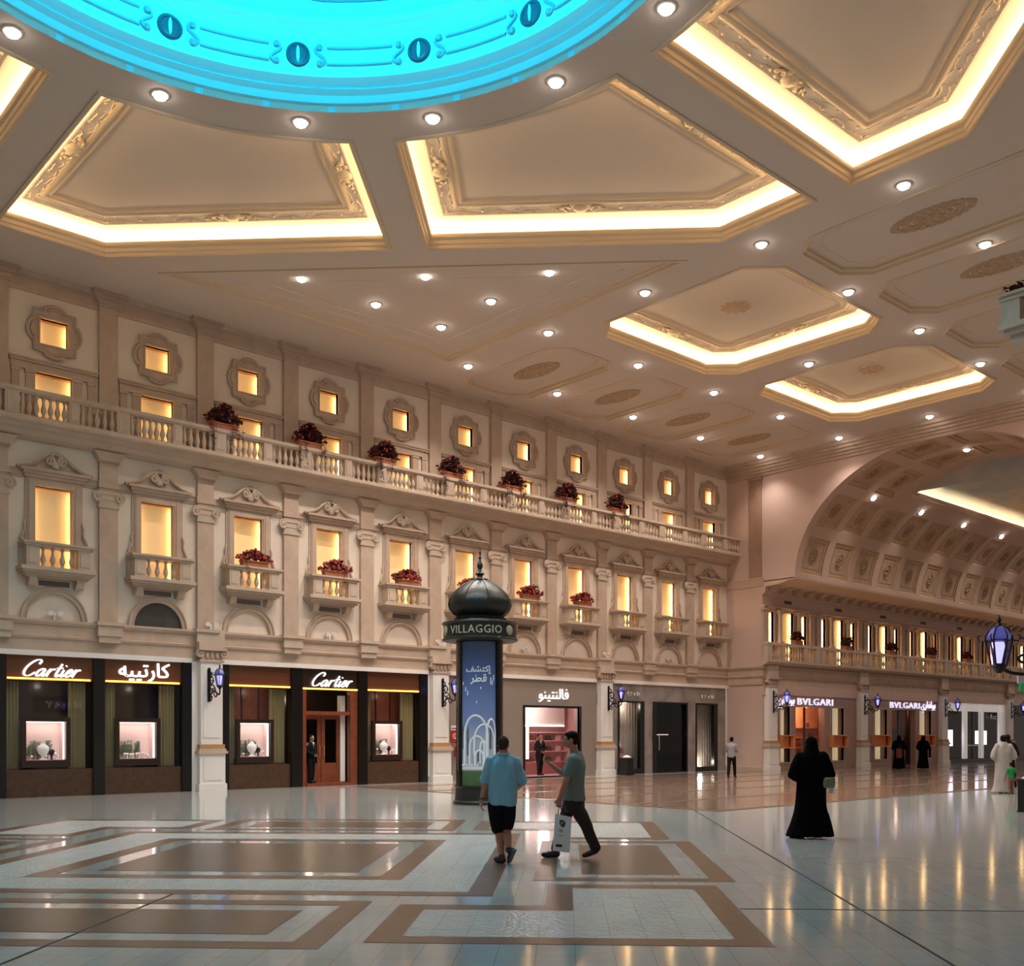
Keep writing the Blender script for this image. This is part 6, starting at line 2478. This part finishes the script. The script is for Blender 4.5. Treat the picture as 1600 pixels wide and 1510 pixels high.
def bagpt(u, v, off=.003):
    """u 0..1 across, v 0..1 up the front of the bag."""
    bl_, br_, tl_, tr_ = Vector((x0 - .02, y0, z0 + .02)), Vector((x1 - .01, y0, z0 - .01)), Vector((x0 + .01, y0 + .03, z1)), Vector((x1 + .02, y0 + .03, z1 - .05))
    p = bl_.lerp(br_, u).lerp(tl_.lerp(tr_, u), v)
    return (p.x, p.y - off, p.z)


def bagpatch(poly, m, nm, off=.003):
    f = [bagpt(u, v, off) for u, v in poly]
    bk = [bagpt(u, v, off - .003) for u, v in poly]
    n = len(f)
    MB().add(f + bk, [tuple(range(n))] + [(i, i + n, (i + 1) % n + n, (i + 1) % n) for i in range(n)]).build(nm, m, pb_, smooth=False)


bagpatch([(.28, .84), (.30, .76), (.40, .69), (.52, .67), (.62, .72), (.66, .80), (.58, .86), (.40, .88)], M['bagmark'], 'shield_print')
bagpatch([(.38, .82), (.38, .74), (.44, .74), (.44, .78), (.52, .78), (.54, .83)], M['bagtxt'], 'shield_print', .005)
for v_, a_, b_2 in ((.60, .28, .50), (.565, .30, .52), (.53, .30, .50), (.43, .28, .38), (.43, .40, .52)):
    bagpatch([(a_, v_), (b_2, v_), (b_2, v_ + .022), (a_, v_ + .022)], M['bagtxt'], 'printed_line')
bagpatch([(.14, .12), (.52, .13), (.53, .20), (.15, .19)], M['iron'], 'black_bar_print')
for yy in (-.235, -.20):
    MB().tube(spline([(-.20, yy, .63), (-.19, -.21, .70), (-.175, -.205, .735), (-.16, -.21, .70), (-.12, yy, .60)], 5), .006, 6).build('bag_handle', M['iron'], pb_)


# ---- woman in a black abaya, seen from behind
def robed(loc, label, H, w, mrobe, yaw=0.0, hood=True, elbows=True, voxel=.014, train=.0, name='person', skin=None, sway=0.0):
    t = thing(name, label, 'person', loc, HX)
    k = H / 1.66
    b_ = MB()
    hc = (.0, .03, H - .115 * k)
    head_into(b_, hc, yaw, k)
    blob(b_, (0, .02, 1.48 * k), .05 * k, (0, 0, 1.38 * k), .06 * k)
    loft(b_, [(0, 0, .5 * k, w * .4, .10), (0, 0, .9 * k, w * .55, .12), (0, 0, 1.25 * k, w * .65, .11), (0, 0, 1.38 * k, w * .5, .08)])
    for sg in (-1, 1):
        chain(b_, [(sg * w * .7, 0, 1.33 * k), (sg * w * .95, -.02, 1.08 * k), (sg * w * .6, .16, 1.0 * k)], [.055, .045, .03])
        hand_into(b_, (sg * w * .6, .16, 1.0 * k), (-sg * .8, .5, 0), (0, .3, 1), (-sg * .3, -.6, -.2), .95 * k)
        blob(b_, (sg * .07, 0, .55 * k), .07, (sg * .08, 0, .08), .04)
        blob(b_, (sg * .08, -.05, .045), .04, (sg * .09, .14, .04), .035)
    fuse(b_, 'body', skin or M['skind'], t, .009, 3)
    r = MB()
    loft(r, [(sway - .02, -.01, .03, w * 1.12 + train, .20 + train), (sway * .8, .0, .25 * k, w * .98 + train * .6, .19 + train * .4), (sway * .4, 0, .55 * k, w * .82, .18), (0, 0, .85 * k, w * .78, .17), (0, 0, 1.05 * k, w * .78, .165), (0, 0, 1.22 * k, w * .86, .15), (0, 0, 1.34 * k, w * .76, .125), (0, 0, 1.42 * k, w * .44, .10), (0, .01, 1.48 * k, .085, .09)])
    for sg in (-1, 1):
        chain(r, [(sg * w * .62, 0, 1.34 * k), (sg * w * .86, -.01, 1.20 * k), (sg * w * 1.0, -.02, 1.05 * k), (sg * w * .62, .12, .99 * k)], [.085, .085, .085, .075])
    fuse(r, 'robe', mrobe, t, voxel, 4, .016, sum(ord(ch) for ch in label) % 30)
    if hood:
        h_ = MB()
        R2 = RZ(yaw)
        h_.ball(Vector(hc) + R2 @ Vector((0, -.02, .020)), (.098 * k, .105 * k, .112 * k), 18, 12, R2)
        h_.ball(Vector(hc) + R2 @ Vector((0, -.035, -.07)), (.102 * k, .09 * k, .10 * k), 16, 10, R2)
        loft(h_, [(0, -.01, 1.28 * k, .16, .12), (0, -.01, 1.38 * k, .155, .115), (0, .0, 1.46 * k, .115, .10), (0, .0, 1.54 * k, .10, .10)])
        fuse(h_, 'headscarf', mrobe, t, .012, 4, .006, 4)
    else:
        h_ = MB()
        R2 = RZ(yaw)
        h_.ball(Vector(hc) + R2 @ Vector((0, -.016, .034)), (.082 * k, .10 * k, .092 * k), 18, 12, R2)
        h_.ball(Vector(hc) + R2 @ Vector((0, -.05, -.03)), (.066 * k, .05 * k, .05 * k), 14, 8, R2)
        fuse(h_, 'hair', M['hair'], t, .010, 2)
        eyes(t, hc, yaw, k)
    return t


w1 = robed((15.07, 9.36, 0), 'woman in a full black robe and headscarf walking away, green bag at her side', 1.66, .31, M['abaya'], train=.05, sway=-.02)
tr_ = MB()
loft(tr_, [(-.27, -.12, .01, .13, .06), (-.24, -.10, .18, .10, .07), (-.18, -.06, .42, .08, .07)])
loft(tr_, [(.27, -.04, .03, .10, .08), (.24, -.03, .2, .09, .08), (.20, 0, .42, .08, .08)])
fuse(tr_, 'robe_hem', M['abaya'], w1, .012, 4, .010, 8)
hb = thing('handbag', 'small olive green handbag hanging at the right side of the woman in the black robe', 'handbag', (15.07, 9.36, 0), HX)
mb = MB()
loft(mb, [(.22, -.22, .84, .085, .035), (.225, -.22, .90, .10, .045), (.23, -.22, .98, .095, .04), (.24, -.22, 1.01, .08, .02)])
fuse(mb, 'bag_body', M['bagolive'], hb, .008, 2)
MB().tube(spline([(.17, -.22, .99), (.20, -.17, 1.09), (.27, -.14, 1.12), (.30, -.20, .99)], 5), .008, 5).build('strap', M['abaya'], hb)
cb_ = thing('carrier_bag', 'white carrier bag held behind the olive handbag of the woman in the black robe', 'carrier bag', (15.07, 9.36, 0), HX)
mb = MB()
loft(mb, [(.345, .02, .74, .035, .09), (.35, .02, .86, .045, .10), (.345, .02, 1.0, .04, .08), (.335, .02, 1.13, .02, .03)])
fuse(mb, 'bag_body', M['bagw'], cb_, .010, 2, .008, 2)
MB().tube(spline([(.335, .02, 1.12), (.32, .03, 1.16), (.29, .08, 1.08)], 4), .006, 5).build('handle', M['bagw'], cb_)

robed((47.6, 24.75, 0), 'woman in black robe in front of the second corridor jewellery shop, nearer the red bag', 1.64, .30, M['abaya'], radians(20), voxel=.018)
robed((48.95, 24.2, 0), 'woman in black robe in front of the second corridor jewellery shop, standing to the right', 1.62, .27, M['abaya'], radians(70), voxel=.018)
cbr = thing('carrier_bag', 'dark red carrier bag beside the left of the two distant women in black', 'carrier bag', (47.35, 24.5, 0), HX)
M['bagred'] = mat('bag_dark_red', '6e2019', .5)
MB().add([(-.22, -.08, .55), (.0, -.08, .55), (.0, .06, .55), (-.22, .06, .55), (-.24, -.06, 1.0), (.02, -.06, 1.0), (.02, .04, 1.0), (-.24, .04, 1.0)], [(3, 2, 1, 0), (0, 1, 5, 4), (1, 2, 6, 5), (2, 3, 7, 6), (3, 0, 4, 7), (4, 5, 6, 7)]).build('bag_body', M['bagred'], cbr, smooth=False)
MB().tube(spline([(-.15, -.01, 1.0), (-.08, .0, 1.12), (.0, .05, 1.12), (-.02, -.01, 1.0)], 4), .008, 5).build('handle', M['iron'], cbr)

robed((30.54, 12.69, 0), 'man in a long white robe with dark hair walking away at the right edge', 1.68, .30, M['thobe'], radians(-10), hood=False)


def casual(loc, label, H, rot, mtop, mleg, hairm, w=.19, stride=.12, long_hair=False, name='person', mskin=None, arms='down', voxel=.012):
    t = thing(name, label, 'person', loc, HX + rot)
    k = H / 1.7
    mskin = mskin or M['skin']
    b_ = MB()
    hc = (0, .02, H - .12 * k)
    head_into(b_, hc, 0, k)
    blob(b_, (0, .0, 1.50 * k), .05 * k, (0, 0, 1.40 * k), .06 * k)
    loft(b_, [(0, 0, .80 * k, .14 * k, .10 * k), (0, 0, .92 * k, .16 * k, .11 * k), (0, 0, 1.08 * k, .13 * k, .10 * k), (0, 0, 1.28 * k, .165 * k, .11 * k), (0, 0, 1.40 * k, .12 * k, .08 * k)])
    legs = []
    for sg in (-1, 1):
        hp = Vector((sg * .085 * k, 0, .86 * k))
        kn = Vector((sg * .085 * k, sg * stride * .6 + .03, .46 * k))
        an = Vector((sg * .08 * k, sg * stride, .085 * k))
        legs.append((hp, kn, an, sg))
        chain(b_, [hp, kn, an], [.085 * k, .058 * k, .038 * k])
        if arms == 'folded':
            pts = [Vector((sg * w, 0, 1.36 * k)), Vector((sg * (w + .03), .05, 1.10 * k)), Vector((sg * .04, .20 * k, 1.12 * k))]
            hd_ = (-sg, .2, 0)
        elif arms == 'clasped':
            pts = [Vector((sg * w, 0, 1.36 * k)), Vector((sg * (w + .04), .02, 1.09 * k)), Vector((sg * .06, .17 * k, .98 * k))]
            hd_ = (-sg * .8, .4, -.4)
        else:
            pts = [Vector((sg * w, 0, 1.36 * k)), Vector((sg * (w + .04), -.02, 1.08 * k)), Vector((sg * (w + .04), .06, .86 * k))]
            hd_ = (0, .2, -1)
        chain(b_, pts, [.055 * k, .042 * k, .03 * k])
        hand_into(b_, pts[2], hd_, (0, .9, .3), (-sg, 0, 0), k)
        legs[-1] += (pts,)
    fuse(b_, 'body', mskin, t, .008, 3)
    eyes(t, hc, 0, k)
    s2 = MB()
    loft(s2, [(0, 0, .84 * k, .165 * k, .125 * k), (0, 0, .95 * k, .165 * k, .13 * k), (0, 0, 1.10 * k, .150 * k, .125 * k), (0, 0, 1.28 * k, .185 * k, .13 * k), (0, 0, 1.38 * k, .165 * k, .105 * k), (0, 0, 1.45 * k, .07 * k, .065 * k)])
    for hp, kn, an, sg, pts in legs:
        f_ = 1.0 if mtop in (M['suit'], M['greytop']) else .5
        if f_ == 1.0:
            chain(s2, [pts[0] - Vector((sg * .02, 0, 0)), pts[1], pts[2].lerp(pts[1], .08)], [.07 * k, .058 * k, .05 * k])
        else:
            chain(s2, [pts[0] - Vector((sg * .02, 0, 0)), pts[0].lerp(pts[1], .6)], [.07 * k, .062 * k])
    fuse(s2, 'top', mtop, t, voxel, 3, .006, 2)
    q2 = MB()
    loft(q2, [(0, 0, .76 * k, .155 * k, .12 * k), (0, 0, .90 * k, .160 * k, .122 * k)])
    for hp, kn, an, sg, pts in legs:
        chain(q2, [hp, hp.lerp(kn, .5), kn, kn.lerp(an, .5), an + Vector((0, 0, .03))], [.098 * k, .085 * k, .072 * k, .066 * k, .058 * k])
    fuse(q2, 'trousers', mleg, t, voxel, 3, .005, 7)
    for hp, kn, an, sg, pts in legs:
        s3 = MB()
        foot_shoe(s3, an, (an.x, an.y - .07 * k, .045), (an.x + sg * .02, an.y + .18 * k, .042), k)
        fuse(s3, 'shoe', M['shoe'], t, .010, 2)
    h_ = MB()
    h_.ball(Vector(hc) + Vector((0, -.018 * k, .040 * k)), (.082 * k, .098 * k, .086 * k), 18, 12)
    h_.ball(Vector(hc) + Vector((0, -.055 * k, -.02 * k)), (.07 * k, .05 * k, .06 * k), 14, 8)
    if long_hair:
        h_.ball(Vector(hc) + Vector((0, -.075 * k, -.10 * k)), (.085 * k, .05 * k, .14 * k), 14, 10)
        h_.ball(Vector(hc) + Vector((0, -.08 * k, -.20 * k)), (.075 * k, .045 * k, .12 * k), 14, 10)
    fuse(h_, 'hair', hairm, t, .010, 2)
    return t


casual((33.3, 24.2, 0), 'woman with dark hair in grey top and black trousers walking past the corner shop', 1.60, radians(-25), M['greytop'], M['suit'], M['hair'], .18, .22, arms='folded')
casual((41.9, 17.3, 0), 'woman in coral top and dark trousers with long dark hair at the right edge', 1.66, radians(5), M['pinktop'], M['suit'], M['hair'], .18, .12, True)
casual((29.75, 12.15, 0), 'small child in a green top standing beside the man in the white robe', .92, radians(0), M['greentop'], M['skind'], M['hair'], .11, .03, mskin=M['skind'], voxel=.010)
robed((33.4, 13.75, 0), 'dark-clothed person half hidden behind the man in the white robe', 1.70, .27, M['suit'], 0, hood=False)
g1 = casual((29.35, D + 1.5, 0), 'shop guard in black suit and tie standing with clasped hands inside the pink shop', 1.72, pi + radians(-42 + 42), M['suit'], M['suit'], M['hair'], .19, .03, arms='clasped')
g1.rotation_euler.z = pi + radians(-10)
g2 = casual((17.76, D + .16, .10), 'doorman in dark suit standing at the wooden door of the jewellery shop', 1.60, 0, M['suit'], M['suit'], M['hair'], .17, .02, arms='clasped')
g2.rotation_euler.z = pi + radians(20)
for g_, k in ((g1, 1.72 / 1.7), (g2, 1.60 / 1.7)):
    MB().add([(-.045 * k, .112 * k, 1.42 * k), (.045 * k, .112 * k, 1.42 * k), (0, .142 * k, 1.20 * k), (-.045 * k, .06 * k, 1.44 * k), (.045 * k, .06 * k, 1.44 * k), (0, .10 * k, 1.20 * k)], [(0, 1, 2), (0, 3, 4, 1), (3, 5, 4), (0, 2, 5, 3), (1, 4, 5, 2)]).build('shirt_front', M['cloth_white'], g_, smooth=False)
    MB().add([(-.014 * k, .125 * k, 1.40 * k), (.014 * k, .125 * k, 1.40 * k), (.016 * k, .148 * k, 1.22 * k), (-.016 * k, .148 * k, 1.22 * k), (-.01, .10, 1.40 * k), (.01, .10, 1.40 * k)], [(0, 1, 2, 3), (0, 4, 5, 1)]).build('tie', M['black'], g_, smooth=False)
# shop mannequin in the corner shop window
mq = thing('mannequin', 'shop mannequin in dark dress with white collar in the left corner shop window', 'mannequin', (32.85, D + .5, .22), pi)
b = MB()
head_into(b, (0, 0, 1.70), .2, .95)
chain(b, [(0, 0, 1.62), (0, 0, 1.48)], [.045, .05])
for sg in (-1, 1):
    chain(b, [(sg * .16, 0, 1.42), (sg * .22, .02, 1.15), (sg * .16, .14, .95)], [.045, .036, .026])
    hand_into(b, (sg * .16, .14, .95), (0, .4, -1), (0, .9, .3), (-sg, 0, 0), .9)
    chain(b, [(sg * .08, 0, .8), (sg * .08, .02, .45), (sg * .07, 0, .06)], [.08, .05, .035])
loft(b, [(0, 0, .8, .14, .10), (0, 0, 1.1, .11, .09), (0, 0, 1.35, .15, .10), (0, 0, 1.45, .10, .07)])
fuse(b, 'figure', M['bust'], mq, .01, 3)
b = MB()
loft(b, [(0, 0, .35, .22, .18), (0, 0, .8, .17, .13), (0, 0, 1.08, .125, .105), (0, 0, 1.32, .165, .115), (0, 0, 1.42, .12, .085)])
fuse(b, 'dress', M['suit'], mq, .014, 3, .01, 3)
b = MB()
b.ball((0, .02, 1.42), (.14, .10, .05), 14, 8)
fuse(b, 'collar', M['cloth_white'], mq, .012, 2)
hb2 = thing('handbag', 'dusty red handbag held by the mannequin in the left corner shop window', 'handbag', (32.85, D + .5, .22), pi)
MB().prism([[(-.28, .66), (-.06, .66), (-.08, .86), (-.26, .86)]], .14, .24).build('bag_body', mat('bag_rose', '8d4a45', .5), hb2, smooth=False)
MB().tube([(-.22, .19, .85), (-.19, .19, .96), (-.15, .19, .96), (-.12, .19, .85)], .008, 5).build('handle', M['iron'], hb2)

bpy.data.scenes.remove(TMP)
